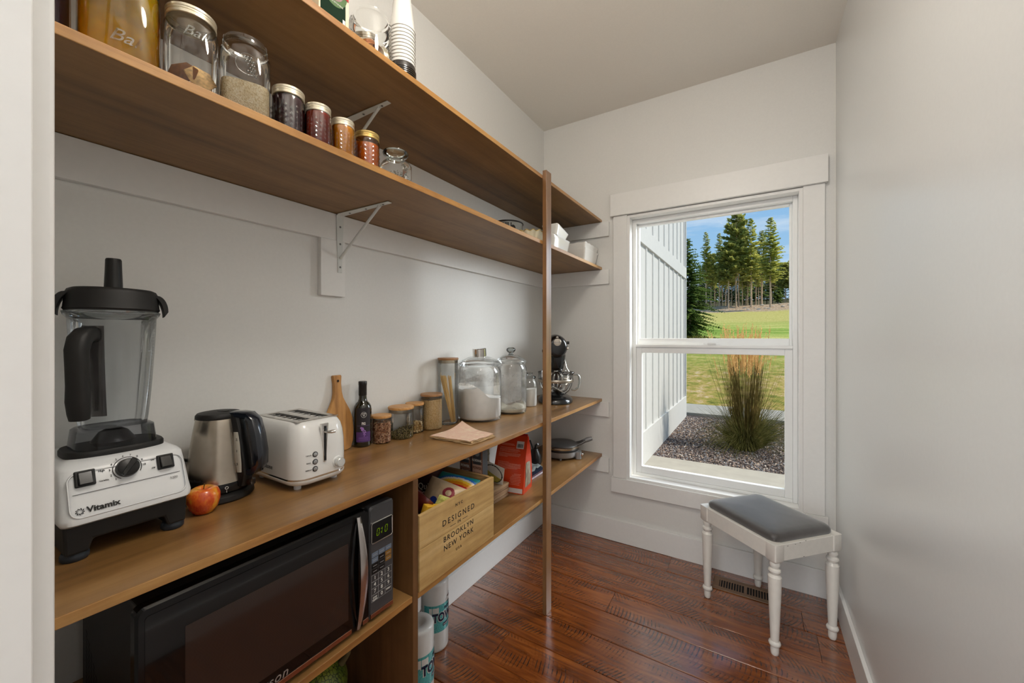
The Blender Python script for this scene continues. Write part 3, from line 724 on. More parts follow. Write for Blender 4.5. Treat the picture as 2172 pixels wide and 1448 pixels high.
for sx_ in (-.095, .083):
    for sy_ in (-hy+.02, hy-.02):
        part(MB().lathe([(.0165, 0), (.019, .003), (.019, .010), (.0165, .015)], 24, (sx_, sy_, 0)), 'foot', plain('grey_rubber', (44, 50, 58), .5), t, smooth=40)
sh = MB(); rs = []
def shellring(z, x0, x1, h, r): return rbox((x1-x0)/2, h*.93, z, r, 6, (x0+x1)/2, 0)
for z, x0, x1, h, r in ((.066, -.125, .112, .097, .014), (.071, -.127, .122, .100, .02), (.080, -.127, .122, .101, .02), (.098, -.127, .113, .0995, .02), (.128, -.126, .102, .0975, .02), (.158, -.124, .090, .0955, .022), (.163, -.121, .082, .092, .024), (.168, -.112, .070, .082, .03), (.171, -.10, .058, .07, .03)):
    rs.append(shellring(z, x0, x1, h, r))
sh.rings(rs); part(sh, 'housing', WHITE_PLASTIC, t, smooth=50)
# control face, a sloping plane: point + frame
def onface(y, z):                                   # x of the front surface at height z (local)
    return .122-(z-.080)*(.122-.090)/(.158-.080)+.0007
tilt = math.atan2(.032, .078)
def ftext(s, y, z, size, mat=INK, bold=0, name='lettering', **k):
    return text(s, size, mat, t, name, loc=(onface(y, z)+.0002, y, z), rot=(PI/2-tilt, 0, PI/2), bold=bold, **k)
b = MB(); b.box(onface(0, .120), -.077, .1196, onface(0, .120)+.0005, .075, .1204)
part(b, 'panel_line', INK, t)
b = MB(); rr_ = []                                  # raised rim around the control face
for k in range(29):
    q_ = rbox(.040, .088, 0, .012, 6); 
pts = rbox(.082, .036, 0, .014, 6)
rim = [(onface(0, .118+q[1])-.0002, q[0], .118+q[1]) for q in pts]; rim.append(rim[0])
part(MB().tube(rim, .0014, 6), 'panel_rim', WHITE_PLASTIC, t, smooth=60)
def switch(y, z):
    M = Matrix.Translation((onface(y, z), y, z)) @ Matrix.Rotation(-tilt, 4, 'Y')
    s_ = part(MB().add(*(lambda q: (q.v, q.f))(MB().box(-.002, -.0135, -.0145, .0035, .0135, .0145)), 0, M), 'switch', BLACK, t, bev=.002)
    b = MB().add(*(lambda q: (q.v, q.f))(MB().rings([[(.0025, -.0095, -.0115), (.0025, .0095, -.0115), (.0025, .0095, .0115), (.0025, -.0095, .0115)], [(.0105, -.009, -.0115), (.0105, .009, -.0115), (.0055, .009, .011), (.0055, -.009, .011)]])), 0, M)
    part(b, 'rocker', BLACK_GLOSS, s_, bev=.001)
switch(-.060, .144); switch(.054, .144)
kM = Matrix.Translation((onface(0, .147), -.003, .147)) @ Matrix.Rotation(PI/2-tilt, 4, 'Y')
part(MB().lathe([(.0172, 0), (.0172, .003), (.016, .010), (.0145, .011)], 32, M=kM), 'speed_knob', BLACK, t, smooth=35)
part(MB().prism([(-.005, -.016), (.005, -.016), (.003, .016), (.0, .0182), (-.003, .016)], .010, .017, M=kM @ Matrix.Rotation(-2.2, 4, 'Z')), 'knob_grip', BLACK_GLOSS, t, bev=.0012)
arc = [(-.0244*math.sin(a)*1, .0244*math.cos(a), .0008) for a in [math.radians(-140+280*k/28) for k in range(29)]]
part(MB().tube([tuple(kM @ Vector((-.0205*math.cos(math.radians(-150+270*k/28)), .0205*math.sin(math.radians(-150+270*k/28)), .0006))) for k in range(29)], .0006, 5), 'speed_arc', INK, t)
for k in range(10):
    a = math.radians(-135+25*k); p = (math.sin(a)*.0245, math.cos(a)*.0245)
    ftext(str(k+1), -.003+p[0], .147+p[1]*.9, .0055)
ftext('High', -.0425, .151, .0048, align='LEFT'); ftext('Variable', -.0425, .134, .0040, align='LEFT'); ftext('On', .0375, .152, .0042, align='RIGHT'); ftext('Off', .0375, .137, .0042, align='RIGHT')
ftext('5200', .064, .1115, .0062, GREYINK)
ftext('Vitamix', -.040, .0925, .0140, bold=.0004); 
lg = MB(); lM = Matrix.Translation((onface(-.070, .0925)+.0004, -.070, .0925)) @ Matrix.Scale(.86, 4) @ Matrix.Rotation(PI/2-tilt, 4, 'Y')
for k in range(9):
    a = 2*PI*k/9; q = [(math.cos(a+da)*r, math.sin(a+da)*r, 0) for r, da in ((.0028, 0), (.0050, .28), (.0074, .75), (.0060, .95), (.0042, .60))]
    lg.add(q, [(0, 1, 2, 3, 4)], 0, lM)
o = part(lg, 'logo', INK, t); o['kind'] = 'stuff'
# centering pad and jug
part(MB().rings([sellipse(.060*q, .0745*q, z, 44, 3.2) for q, z in ((.98, .1665), (1, .171), (1, .178), (.97, .1815))]), 'pad', BLACK_SOFT, t, smooth=50)
col = MB().rings([sellipse(a, b_, z, 48, 3.4) for a, b_, z in ((.055, .0620, .181), (.055, .0620, .186), (.0525, .0590, .212), (.052, .0585, .216), (.048, .054, .219))], cap0=False)
part(col, 'jug_collar', thin_glass('dark_smoky_plastic', (.62, .63, .66), .8, (.34, .35, .38), .08), t, smooth=45)
part(MB().lathe([(.030, .181), (.034, .188), (.022, .206), (.012, .212), (.005, .214)], 24), 'blade_drive', BLACK, t, smooth=50)
jug = MB(); rs = []
for k in range(15):
    u = k/14; z = .219+(.447-.219)*u; a = .0475+.0175*u**.8; n = 64; ring = []
    for i in range(n):
        th = 2*PI*i/n; p = 3.6-1.2*u; c, s = math.cos(th), math.sin(th)
        rr0 = 1/((abs(c)**p+abs(s)**p)**(1/p)); fl = 1-.085*max(0, 1-abs(((th/(PI/2)+.5) % 1)-.5)*7)*min(1, max(0, (.9-u)*6))
        ring.append((a*rr0*fl*c, a*rr0*fl*s, z))
    rs.append(ring)
jug.rings(rs, cap1=False); jo = part(jug, 'jug', BLENDGLASS, t, smooth=40)
part(MB().lathe([(.0655, .436), (.0705, .442), (.0725, .449), (.0700, .4505), (.0665, .447)], 56, cap0=False, cap1=False), 'jug_rim', BLENDGLASS, t, smooth=50)
ti = MB()
camdir = math.atan2(-BY, -BX)
for k in range(26):                                 # measuring scale on the right of the jug
    z = .262+.168*k/25; a_ = camdir+1.12; rad = (.0475+.0175*((z-.219)/.228)**.8)*1.10; L = .010 if k % 5 == 0 else .005
    c, s = math.cos(a_), math.sin(a_); tx, ty = -s, c
    ti.add([(c*rad, s*rad, z), (c*rad-tx*L, s*rad-ty*L, z), (c*rad-tx*L, s*rad-ty*L, z+.0006), (c*rad, s*rad, z+.0006)], [(0, 1, 2, 3)])
o = part(ti, 'measuring_marks', plain('dark_marks', (90, 92, 96), .5), jo); o['kind'] = 'stuff'
lid = MB().rings([sellipse(a, a, z, 56, 2.15) for a, z in ((.0690, .4515), (.0712, .455), (.0700, .458), (.0672, .487), (.0648, .4925), (.059, .4955), (.048, .4965))])
lo = part(lid, 'lid', BLACK_SOFT, t, smooth=45)
# two lid ears: arched tabs left and right of view
vd = Vector((-BX, -BY, 0)).normalized(); side = Vector((-vd.y, vd.x, 0))
for sg in (-1, 1):
    d = side*sg; ear = MB(); rs = []
    for k in range(8):
        u = k/7; r0 = .066+.018*math.sin(u*PI/2); z = .486-.034*(1-math.cos(u*PI/2)); w = .026-.003*u
        for_ = []
        c0 = d*r0; tv = Vector((-d.y, d.x, 0))
        rs.append([tuple(c0+tv*w+Vector((0, 0, z))), tuple(c0-tv*w+Vector((0, 0, z))), tuple(c0-d*.007-tv*w+Vector((0, 0, z-.010*u-.002))), tuple(c0-d*.007+tv*w+Vector((0, 0, z-.010*u-.002)))])
    ear.rings(rs); part(ear, 'lid_tab', BLACK_SOFT, lo, smooth=60, bev=.001)
part(MB().lathe([(.0150, .496), (.0142, .500), (.0128, .540), (.0124, .556), (.0112, .559)], 32), 'lid_plug', BLACK, lo, smooth=40)
# handle, hanging from the top left of the jug
hd = Vector((.76, -.65, 0)).normalized(); tv = Vector((-hd.y, hd.x, 0)); hb = MB(); rs = []
prof = [(.055, .408, .017, .019), (.070, .410, .018, .020), (.086, .408, .020, .020), (.100, .398, .021, .020), (.107, .380, .0205, .0195), (.106, .350, .020, .0180), (.103, .315, .0205, .0185), (.104, .285, .021, .0180), (.101, .262, .020, .0155), (.099, .250, .018, .014)]
for i, (r0, z, w, th) in enumerate(prof):
    a = prof[max(i-1, 0)]; c = prof[min(i+1, len(prof)-1)]; tx, tz = c[0]-a[0], c[1]-a[1]; l_ = math.hypot(tx, tz); nx, nz = -tz/l_, tx/l_
    ring = []
    for k in range(16):
        g = 2*PI*k/16; cc, ss = math.cos(g), math.sin(g); cc = abs(cc)**.7*(1 if cc > 0 else -1); ss = abs(ss)**.7*(1 if ss > 0 else -1)
        p = hd*(.058+(r0-.055)*.84+nx*th*.74*cc)+tv*(w*.76*ss)+Vector((0, 0, z*.98+.002+nz*th*.74*cc)); ring.append(tuple(p))
    rs.append(ring)
hb.rings(rs); part(hb, 'handle', BLACK_SOFT, t, smooth=60)
# handle mount strip down the jug
a0 = hd*.063
mb_ = MB(); rs = []
for z, r0 in ((.420, .061), (.35, .0585), (.28, .0545), (.245, .052)):
    c0 = hd*r0; rs.append([tuple(c0+tv*.017+Vector((0, 0, z))), tuple(c0-tv*.017+Vector((0, 0, z))), tuple(c0*1.06-tv*.015+Vector((0, 0, z))), tuple(c0*1.06+tv*.015+Vector((0, 0, z)))])
mb_.rings(rs); part(mb_, 'handle_mount', thin_glass('brown_smoky_plastic', (.36, .34, .34), .8, (.2, .2, .2), .1), t, smooth=60)
cdn = MB().tube([(-1.18, .17, CT+.03), (-1.12, .155, CT+.006), (-1.08, .15, CT+.006), (-1.11, .11, CT+.006), (-1.16, .10, CT+.006)], .004, 8)
tag(part(cdn, 'power_cord', BLACK, None, smooth=60), 'black power cord lying on the counter behind the blender foot', 'cord')
tag(part(MB().tube([(XL+.006, .335, CT+.085), (XL+.006, .37, CT+.083), (XL+.006, .42, CT+.083), (XL+.01, .47, CT+.06), (XL+.012, .50, CT+.006)], .0035, 8), 'power_cord', BLACK, None, smooth=60), 'thin black cord against the wall between blender and kettle', 'cord')

# ---- apple
def apple_mat():
    q = N('apple_skin'); v = q.tex('Object', (1, 1, .35)); n_ = q.noise(v, 55, 6, .7); w = q.noise(q.tex('Object'), 22, 3)
    f = q.math('ADD', q.math('MULTIPLY', n_, .5), q.math('MULTIPLY', w, .55))
    return q.bsdf(q.ramp(f, [(.44, srgb(232, 160, 46)), (.54, srgb(220, 96, 36)), (.66, srgb(182, 40, 26))]), .25, coat=.5, coat_r=.1, spec=.5)
t = thing('apple', 'red and yellow apple on the counter between blender and kettle', 'apple', (-1.068, .397, CT))
ap = MB().lathe([(.004, .0045), (.012, .001), (.019, .002), (.0275, .014), (.0318, .030), (.0315, .042), (.0265, .053), (.018, .0575), (.010, .0560), (.004, .051), (.001, .0485)], 32)
part(ap, 'flesh', apple_mat(), t, smooth=80)
part(MB().tube([(0, 0, .049), (.001, .0005, .058), (.003, .001, .066)], [.0012, .001, .0016], 6), 'stem', plain('stem', (92, 66, 30), .7), t, smooth=60)

# ---- kettle
t = thing('kettle', 'brushed steel electric kettle with black handle and water gauge', 'kettle', (-1.150, .460, CT), .47)
part(MB().lathe([(.073, 0), (.0755, .004), (.074, .014), (.066, .0205), (.05, .021)], 48), 'base', BLACK, t, smooth=40)
part(MB().lathe([(.062, .021), (.0665, .024), (.0665, .040), (.0655, .0445)], 48), 'lower_band', BLACK_GLOSS, t, smooth=40)
bd_ = MB().lathe([(.0665, .0450), (.0660, .047), (.0625, .085), (.0575, .130), (.0515, .170), (.0475, .193), (.046, .197)], 56)
part(bd_, 'body', BRUSHED, t, smooth=40)
ld = part(MB().lathe([(.0470, .197), (.0480, .199), (.0475, .205), (.0440, .2095), (.030, .212), (.01, .213)], 48), 'lid', BLACK_SOFT, t, smooth=40)
part(MB().prism(rbox(.014, .006, 0, .005, 4), .2125, .2145) if False else MB().rings([rbox(.014, .006, z, .005, 4, .012) for z in (.2118, .2142)]), 'lid_button', BLACK, ld, smooth=40)
sp_ = MB(); rs = []                                  # spout opposite the handle
for z, x0, w in ((.150, -.0535, .008), (.175, -.0575, .013), (.192, -.062, .016), (.197, -.062, .014)):
    rs.append([(x0, 0, z), (x0+.010, w, z), (x0+.022, w, z), (x0+.022, -w, z), (x0+.010, -w, z)])
sp_.rings(rs); part(sp_, 'spout', BRUSHED, t, smooth=50)
# spine with gauge
spn = MB(); rs = []
for z, x0, x1, w in ((.030, .055, .076, .014), (.060, .052, .084, .0165), (.110, .046, .080, .0165), (.160, .040, .071, .015), (.190, .036, .064, .0145), (.207, .030, .060, .0145)):
    rs.append([(x0, -w, z), (x1-.004, -w, z), (x1, -w*.7, z), (x1, w*.7, z), (x1-.004, w, z), (x0, w, z)])
spn.rings(rs); sp2 = part(spn, 'spine', BLACK, t, smooth=40)
for sg in (-1, 1):
    g_ = MB(); rs = []
    for k in range(9):
        u = k/8; z = .066+.098*u; w = .0082*math.sin(PI*min(1, max(.0, .12+u*.76)))**.35; xc = .0685-.0105*u; y = sg*(.0168-.0014*u)
        rs.append([(xc-w, y, z), (xc+w, y, z), (xc+w*.8, y+sg*.0016, z), (xc-w*.8, y+sg*.0016, z)])
    g_.rings(rs); gg = part(g_, 'water_gauge', plain('gauge_plastic', (176, 172, 160), .3, coat=.4), sp2, smooth=60)
for s_, z in (('2.', .146), ('1', .118), ('.5', .086)):
    text(s_, .0085, INK, sp2, 'lettering', loc=(.064, -.0190, z), rot=(PI/2, 0, 0))
# handle loop
hp = [(.040, .205, .014, .008), (.062, .206, .0150, .008), (.082, .2035, .0165, .009), (.0935, .190, .0175, .0125), (.102, .155, .0180, .0135), (.1085, .115, .0180, .0135), (.110, .085, .0175, .012), (.102, .070, .016, .009), (.088, .064, .013, .008), (.070, .066, .013, .008)]
hb = MB(); rs = []
for i, (r0, z, w, th) in enumerate(hp):
    a = hp[max(i-1, 0)]; c = hp[min(i+1, len(hp)-1)]; tx, tz = c[0]-a[0], c[1]-a[1]; l_ = math.hypot(tx, tz); nx, nz = -tz/l_, tx/l_
    rs.append([(r0+nx*th*q, w*s_, z+nz*th*q) for q, s_ in ((-1, .8), (-.7, 1), (.7, 1), (1, .75), (1, -.75), (.7, -1), (-.7, -1), (-1, -.8))])
hb.rings(rs); part(hb, 'handle', plain('blue_black_gloss', (24, 30, 40), .18, coat=.7), t, smooth=45)
part(MB().rings([sellipse(.014, .009, z, 20, 2.4, .082, 0) for z in (.033, .036, .043, .045)]), 'switch', thin_glass('clear_switch', (.72, .66, .64), .9, (.4, .36, .34), .1), t, smooth=50, bev=.0)
a_ = -.62
text('O', .010, WHITEINK, t, cyl=(.0668, a_, .035), sxx=1); text('I', .008, WHITEINK, t, cyl=(.0668, a_, .0265))
text('Hamilton Beach', .0085, INK, t, cyl=(.0655, -1.75, .058), bold=.0002)

# ---- toaster
t = thing('toaster', 'white two slot toaster with chrome lever and dial beside the kettle', 'toaster', (-1.112, .640, CT))
TB = [(.016, .118, .072, .035), (.020, .124, .078, .040), (.027, .1255, .0795, .04)]
part(MB().rings([rbox(a, b_, z, r, 8) for z, a, b_, r in ((.012, .112, .066, .035), (.015, .121, .075, .04), (.022, .1255, .0795, .042), (.0265, .126, .080, .042))]), 'bottom_tray', WHITE_GLOSS, t, smooth=50)
part(MB().rings([rbox(.1250, .0790, z, .042, 8) for z in (.0265, .0315)]), 'chrome_band', CHROME, t, smooth=50)
part(MB().rings([rbox(a, b_, z, r, 8) for z, a, b_, r in ((.0315, .1255, .0795, .042), (.08, .1255, .080, .042), (.115, .1245, .079, .042), (.140, .1215, .0765, .041), (.158, .1155, .0725, .038), (.169, .107, .067, .034), (.174, .100, .062, .03))]), 'shell', WHITE_GLOSS, t, smooth=60)
tp = MB()                                            # chrome top plate with two slots
zt0, zt1 = .1742, .1768
X_, Y_ = .098, .060
tp.box(-X_, -Y_, zt0, -.082, Y_, zt1).box(.082, -Y_, zt0, X_, Y_, zt1).box(-.082, -Y_, zt0, .082, -.044, zt1).box(-.082, .044, zt0, .082, Y_, zt1).box(-.082, -.012, zt0, .082, .012, zt1)
part(tp, 'top_plate', plain('satin_chrome', (200, 196, 190), .18, 1), t, bev=.001)
for sg in (-1, 1):
    sl = MB().box(-.081, sg*.028-.0155, .1743, .081, sg*.028+.0155, .1747)
    s_ = part(sl, 'slot', plain('slot_dark', (26, 20, 16), .6), t)
    for k in range(6):
        x = -.066+k*.0265; part(MB().tube([(x, sg*.028-.0155, .1757), (x+.006, sg*.028-.003, .1755), (x, sg*.028+.0155, .1757)], .0008, 5), 'wire', SCREW, s_)
for sx_ in (-.085, .088):
    for sy_ in (-.052, .052):
        part(MB().lathe([(.0085, 0), (.009, .002), (.009, .0125)], 20, (sx_, sy_, 0)), 'foot', WHITE_PLASTIC, t, smooth=40)
fx = .1256
# lever plate: tapering chrome strip with dark channel
pl_ = MB().rings([[(fx-.003, .000-w, z), (fx-.003, .000+w*1.0, z), (fx+.0035, .000+w*.8, z), (fx+.0035, .000-w*.8, z)] for z, w in ((.064, .0045), (.100, .006), (.140, .010), (.1665, .0125))])
lp = part(pl_, 'lever_plate', CHROME, t, smooth=30, bev=.001)
part(MB().box(fx+.002, -.0032, .068, fx+.0044, .0032, .160), 'lever_channel', BLACK, lp)
part(MB().rings([sellipse(.008+q*0, .0035, 0, 12, 2.2) for q in (0,)]*1+[sellipse(.008, .0035, .002, 12, 2.2)], M=Matrix.Translation((fx+.012, .0, .142))) if False else MB().tube([(fx+.002, 0, .144), (fx+.012, .002, .1445), (fx+.020, .008, .145), (fx+.024, .016, .1455)], [.004, .0035, .005, .004], 10), 'lever', CHROME, t, smooth=60)
for z, s_ in ((.090, 'CANCEL'), (.0705, 'BAGEL'), (.052, 'DEFROST')):
    M = Matrix.Translation((fx-.001, -.0265, z)) @ Matrix.Rotation(PI/2, 4, 'Y')
    rg_ = part(MB().lathe([(.0072, 0), (.0072, .0022), (.0052, .0024)], 24, M=M), 'button_ring', plain('dark_ring', (60, 60, 60), .3), t, smooth=40)
    part(MB().lathe([(.0050, 0), (.0050, .0032), (.004, .0038)], 24, M=M), 'button', plain('grey_button', (168, 170, 172), .3, .5), rg_, smooth=40)
    text(s_, .0042, INK, t, loc=(fx+.0004, -.0440, z), rot=(PI/2, 0, PI/2-.25), sxx=.9)
M = Matrix.Translation((fx-.006, .040, .0535)) @ Matrix.Rotation(PI/2, 4, 'Y')
dl = part(MB().lathe([(.0165, 0), (.0165, .006), (.015, .008)], 32, M=M), 'dial_ring', WHITE_GLOSS, t, smooth=40)
part(MB().lathe([(.0125, 0), (.0125, .0205), (.0110, .0222)], 32, M=M), 'dial', plain('satin_white', (206, 208, 208), .25, .2), dl, smooth=40)
part(MB().lathe([(.0126, .0165), (.0129, .0175), (.0129, .020), (.0126, .021)], 32, M=M, cap0=False, cap1=False), 'dial_trim', CHROME, dl, smooth=40)
text('Keenstone', .0175, plain('grey_logo', (90, 90, 92), .5), t, loc=(-.018, -.0803, .052), rot=(PI/2, 0, 0))

# ---- cutting board leaning on the wall
t = thing('cutting_board', 'olive wood paddle shaped cutting board leaning on the wall', 'board', (XL+.032, .861, CT), PI/2)
ol = wood('olive_wood', (132, 86, 38), (196, 142, 76), (226, 178, 112), 'Z', .45, .1, scale=.9)
prof = [(0, .006), (.0, -.02)]
half = [(0, .020), (.004, .036), (.03, .048), (.07, .052), (.11, .050), (.14, .041), (.165, .028), (.185, .0185), (.205, .0145), (.235, .0135), (.262, .0165), (.2645, .013)]
poly = [(w, z) for z, w in half]+[(-w, z) for z, w in reversed(half)]
b = MB(); lean = Matrix.Rotation(math.radians(-5.5), 4, 'X')
b.rings([[(x, y, z) for x, z in poly] for y in (-.008, .008)], M=lean)
part(b, 'board', ol, t, bev=.003, seg=3)
part(MB().lathe([(.0045, 0), (.0045, .0005)], 16, M=lean @ Matrix.Translation((0, -.0083, .244)) @ Matrix.Rotation(PI/2, 4, 'X')), 'hanging_hole', plain('hole_dark', (40, 26, 14), .8), t)

# ---- fig vinegar bottle
rz = math.atan2(-.9474, 1.2317)
t = thing('bottle', 'dark glass bottle with purple fig label in front of the cutting board', 'bottle', (-1.2275, .9474, CT), rz)
BG = plain('dark_bottle_glass', (26, 26, 14), .06, coat=.8, coat_r=.03)
part(MB().lathe([(.026, 0), (.0295, .002), (.0312, .008), (.0312, .134), (.0295, .146), (.024, .156), (.017, .163), (.0142, .172), (.0135, .186), (.0134, .222)], 40), 'body', BG, t, smooth=50)
part(MB().lathe([(.0136, .184), (.0142, .186), (.0142, .222), (.0148, .223), (.0148, .234), (.0135, .236)], 32, cap0=False), 'cap', BLACK, t, smooth=40)
LBL = plain('bottle_label_dark', (42, 38, 42), .5); PUR = plain('label_purple', (82, 52, 110), .5); LAV = plain('fig_purple', (158, 116, 186), .5)
patch(.0312, -.75, .95, .042, .142, LBL, t); patch(.0315, -.75, .95, .020, .056, PUR, t)
text('FIG', .013, WHITEINK, t, cyl=(.0316, .1, .086), bold=.0004, sxx=.7)
fg = MB()
for a_, z, r0 in ((0, .069, .0042), (-.14, .071, .0042), (-.05, .064, .0040), (.10, .064, .0026), (.24, .060, .0026), (.06, .057, .0025), (.19, .053, .0025), (.32, .055, .0023), (.12, .049, .0023), (.25, .047, .0022), (.17, .042, .0020)):
    fg.lathe([(r0, 0), (r0, .0002)], 10, M=Matrix.Rotation(a_, 4, 'Z') @ Matrix.Translation((.0318, 0, z)) @ Matrix.Rotation(PI/2, 4, 'Y'))
o = part(fg, 'fig_motif', LAV, t); o['kind'] = 'stuff'
ring = MB().tube([(.0318*math.cos(.12+math.cos(q)*.30), .0318*math.sin(.12+math.cos(q)*.30), .118+math.sin(q)*.0098) for q in [2*PI*k/28 for k in range(29)]], .0005, 4)
part(ring, 'seal_ring', WHITEINK, t)
text('CGD', .006, WHITEINK, t, cyl=(.0318, .12, .1212), bold=.0002); text('TR', .006, WHITEINK, t, cyl=(.0318, .12, .1145), bold=.0002)
for k in range(3): text('aged balsamic condiment', .0032, LAV, t, cyl=(.0318, .1, .034-.005*k), sxx=.9) if False else None
patch(.0314, -.62, .82, .0785, .0789, LAV, t, 'label_line')
for zz in (.036, .032, .027): patch(.0317, -.45, .6, zz, zz+.0008, LAV, t, 'small_print')

# ---- storage jars with bamboo lids
def storage(name, label, x, y, r, h, lidmat, lh=.010):
    t = thing('storage_jar', label, 'jar', (x, y, CT))
    part(MB().lathe([(r*.93, .0015), (r*.985, .004), (r, .010), (r, h-lh-.001)], 44, cap1=False), 'glass', GLASS, t, smooth=50)
    part(MB().lathe([(r*.97, h-lh), (r*1.04, h-lh+.001), (r*1.05, h-lh+.004), (r*1.05, h-.002), (r*1.02, h), (r*.5, h+.0008)], 44), 'lid', lidmat, t, smooth=40)
    part(MB().lathe([(r*.93, h-lh-.014), (r*.965, h-lh-.013), (r*.97, h-lh-.004), (r*.93, h-lh)], 40), 'seal', thin_glass('lid_seal', (.8, .74, .64), .5, (.6, .54, .46), .3) if 'seal_m' not in globals() else None, t, smooth=40)
    return t
JARS = [('beans', 'short bamboo lidded jar full of speckled beans next to the bottle', -1.2070, 1.0157, .0350, .104, BAMBOO),
        ('lentils', 'wide bamboo lidded jar a third full of green lentils', -1.2010, 1.1076, .0480, .123, BAMBOO),
        ('cashews', 'narrow bamboo lidded jar with cashews behind the lentil jar', -1.2180, 1.1985, .0365, .123, BAMBOO),
        ('quinoa', 'tall bamboo lidded jar filled with golden quinoa', -1.2050, 1.2847, .0455, .152, BAMBOO_D),
        ('pasta', 'tallest slim bamboo lidded jar holding dry spaghetti', -1.2080, 1.3975, .0455, .302, BAMBOO_D)]
for nm, lb, x, y, r, h, lm in JARS: storage(nm, lb, x, y, r, h, lm)
def pile(name, label, loc, parts, mat, cat='food'):
    o = parts.build(name, mat, None, loc=loc); return tag(o, label, cat, kind='stuff')
def bean_shape(b, c, L, w, a, el, mi=0, curl=0, n=6, m=5):
    M = Matrix.Translation(c) @ Matrix.Rotation(a, 4, 'Z') @ Matrix.Rotation(el, 4, 'Y')
    if curl:
        pts = [(L*math.sin(q*curl)/curl, L*.0+L*(1-math.cos(q*curl))/curl, 0) for q in (-1, -.5, 0, .5, 1)]
        b.tube(pts, [w*.45, w*.9, w, w*.9, w*.55], n, mi, M)
    else: b.ball((0, 0, 0), (L, w, w*.8), mi, n, m, M)
def fill(r_in, h0, h1, step, seed, fn, surf=None, mats=1):
    """grains along the glass wall plus a top layer"""
    r = random.Random(seed); b = MB(); z = h0
    while z < h1+.02:
        n = int(2*PI*r_in/step)
        for k in range(n):
            a = 2*PI*k/n+r.uniform(-.2, .2)*step/r_in+z*7; top = surf(a, 1) if surf else h1
            if z > top: continue
            rr = r_in-r.uniform(0, step*.25); fn(b, r, (rr*math.cos(a), rr*math.sin(a), z), a)
        z += step*.8
    for k in range(int(.8*PI*r_in**2/step**2)):
        q = r.random()**.5; a = r.uniform(0, 6.28); top = surf(a, q) if surf else h1
        fn(b, r, (q*r_in*math.cos(a), q*r_in*math.sin(a), top+r.uniform(-.2, .4)*step), a)
    return b
def core(b, r_in, h0, h1, mi, surf=None):
    n = 24; rs = [[(r_in*math.cos(2*PI*i/n), r_in*math.sin(2*PI*i/n), h0) for i in range(n)]]
    for q in (1, .6, .25):
        rs.append([(r_in*q*math.cos(2*PI*i/n), r_in*q*math.sin(2*PI*i/n), (surf(2*PI*i/n, q) if surf else h1)) for i in range(n)])
    b.rings(rs, mi); return b
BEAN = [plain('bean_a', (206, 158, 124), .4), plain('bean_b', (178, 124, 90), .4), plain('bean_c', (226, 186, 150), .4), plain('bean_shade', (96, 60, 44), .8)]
f_ = lambda b, r, c, a: bean_shape(b, c, .0062, .0037, r.uniform(0, 6), r.uniform(-1, 1), r.randrange(3))
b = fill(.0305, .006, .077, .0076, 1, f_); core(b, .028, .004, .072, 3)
pile('pinto_beans', 'speckled brown beans filling the short bamboo lidded jar', (-1.2070, 1.0157, CT), b, BEAN)
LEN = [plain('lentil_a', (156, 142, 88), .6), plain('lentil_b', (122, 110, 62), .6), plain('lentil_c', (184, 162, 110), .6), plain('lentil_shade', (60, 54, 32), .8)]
tc_ = math.atan2(1.2, .9)
surf = lambda a, q: .026+.016*q*math.cos(a-1.1)
f_ = lambda b, r, c, a: bean_shape(b, c, .0026, .0024, r.uniform(0, 6), r.uniform(-1, 1), r.randrange(3), n=5, m=3)
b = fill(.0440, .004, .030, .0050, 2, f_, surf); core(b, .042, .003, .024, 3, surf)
pile('green_lentils', 'green lentils heaped in the wide bamboo lidded jar', (-1.2010, 1.1076, CT), b, LEN)
CAS = [plain('cashew_a', (222, 190, 132), .5), plain('cashew_b', (204, 166, 104), .5), plain('cashew_c', (234, 206, 156), .5)]
f_ = lambda b, r, c, a: bean_shape(b, c, .0085, .0042, r.uniform(0, 6), r.uniform(-1.2, 1.2), r.randrange(3), curl=1.5, n=7)
b = fill(.0275, .008, .040, .0125, 3, f_); b2 = MB().lathe([(.020, .004), (.020, .034)], 16)
b.add(b2.v, b2.f, 1)
pile('cashews', 'cashew nuts in the narrow bamboo lidded jar', (-1.2180, 1.1985, CT), b, CAS)
def grain(name, cols, sc=260):
    q = N(name); vo = q.n('ShaderNodeTexVoronoi', Scale=float(sc)); q.l(q.tex('Object'), vo.inputs['Vector'])
    sp = q.n('ShaderNodeSeparateXYZ'); q.l(vo.outputs['Color'], sp.inputs[0])
    c = q.ramp(sp.outputs[0], [(0, srgb(*cols[0])), (.5, srgb(*cols[1])), (1, srgb(*cols[2]))])
    d = q.ramp(vo.outputs['Distance'], [(.0, (1, 1, 1, 1)), (.8, (.84, .80, .74, 1))])
    return q.bsdf(q.mix(.8, c, d, 'MULTIPLY'), .7, bump=vo.outputs['Distance'], bs=.9, bd=.002)
surf = lambda a, q: .128+.002*math.cos(a*2)*q+.002*(1-q)
pile('quinoa', 'golden quinoa grains filling the tall bamboo lidded jar', (-1.2050, 1.2847, CT), core(MB(), .0440, .003, .128, 0, surf), grain('quinoa_grain', ((214, 176, 116), (242, 210, 152), (250, 228, 184)), 420))
r = random.Random(4); b = MB()
for k in range(74):
    a = r.uniform(0, 6.28); q = r.random()**.5*.013; fan = r.choice((0, 0, 1))
    x0, y0 = q*math.cos(a), q*math.sin(a)
    b.tube([(x0*.7+.014+.005*fan, y0*.7+.016+.004*fan, .006), (x0*.9-.016+.016*fan+r.uniform(-.003, .003), y0*.9-.020+.020*fan+r.uniform(-.003, .003), .215+r.uniform(-.006, .008))], .00095, 5, r.randrange(2))
pile('spaghetti', 'bundle of dry spaghetti leaning in the tallest jar', (-1.2080, 1.3975, CT), b, [plain('pasta_a', (240, 206, 138), .5), plain('pasta_b', (226, 184, 112), .5)], 'food')

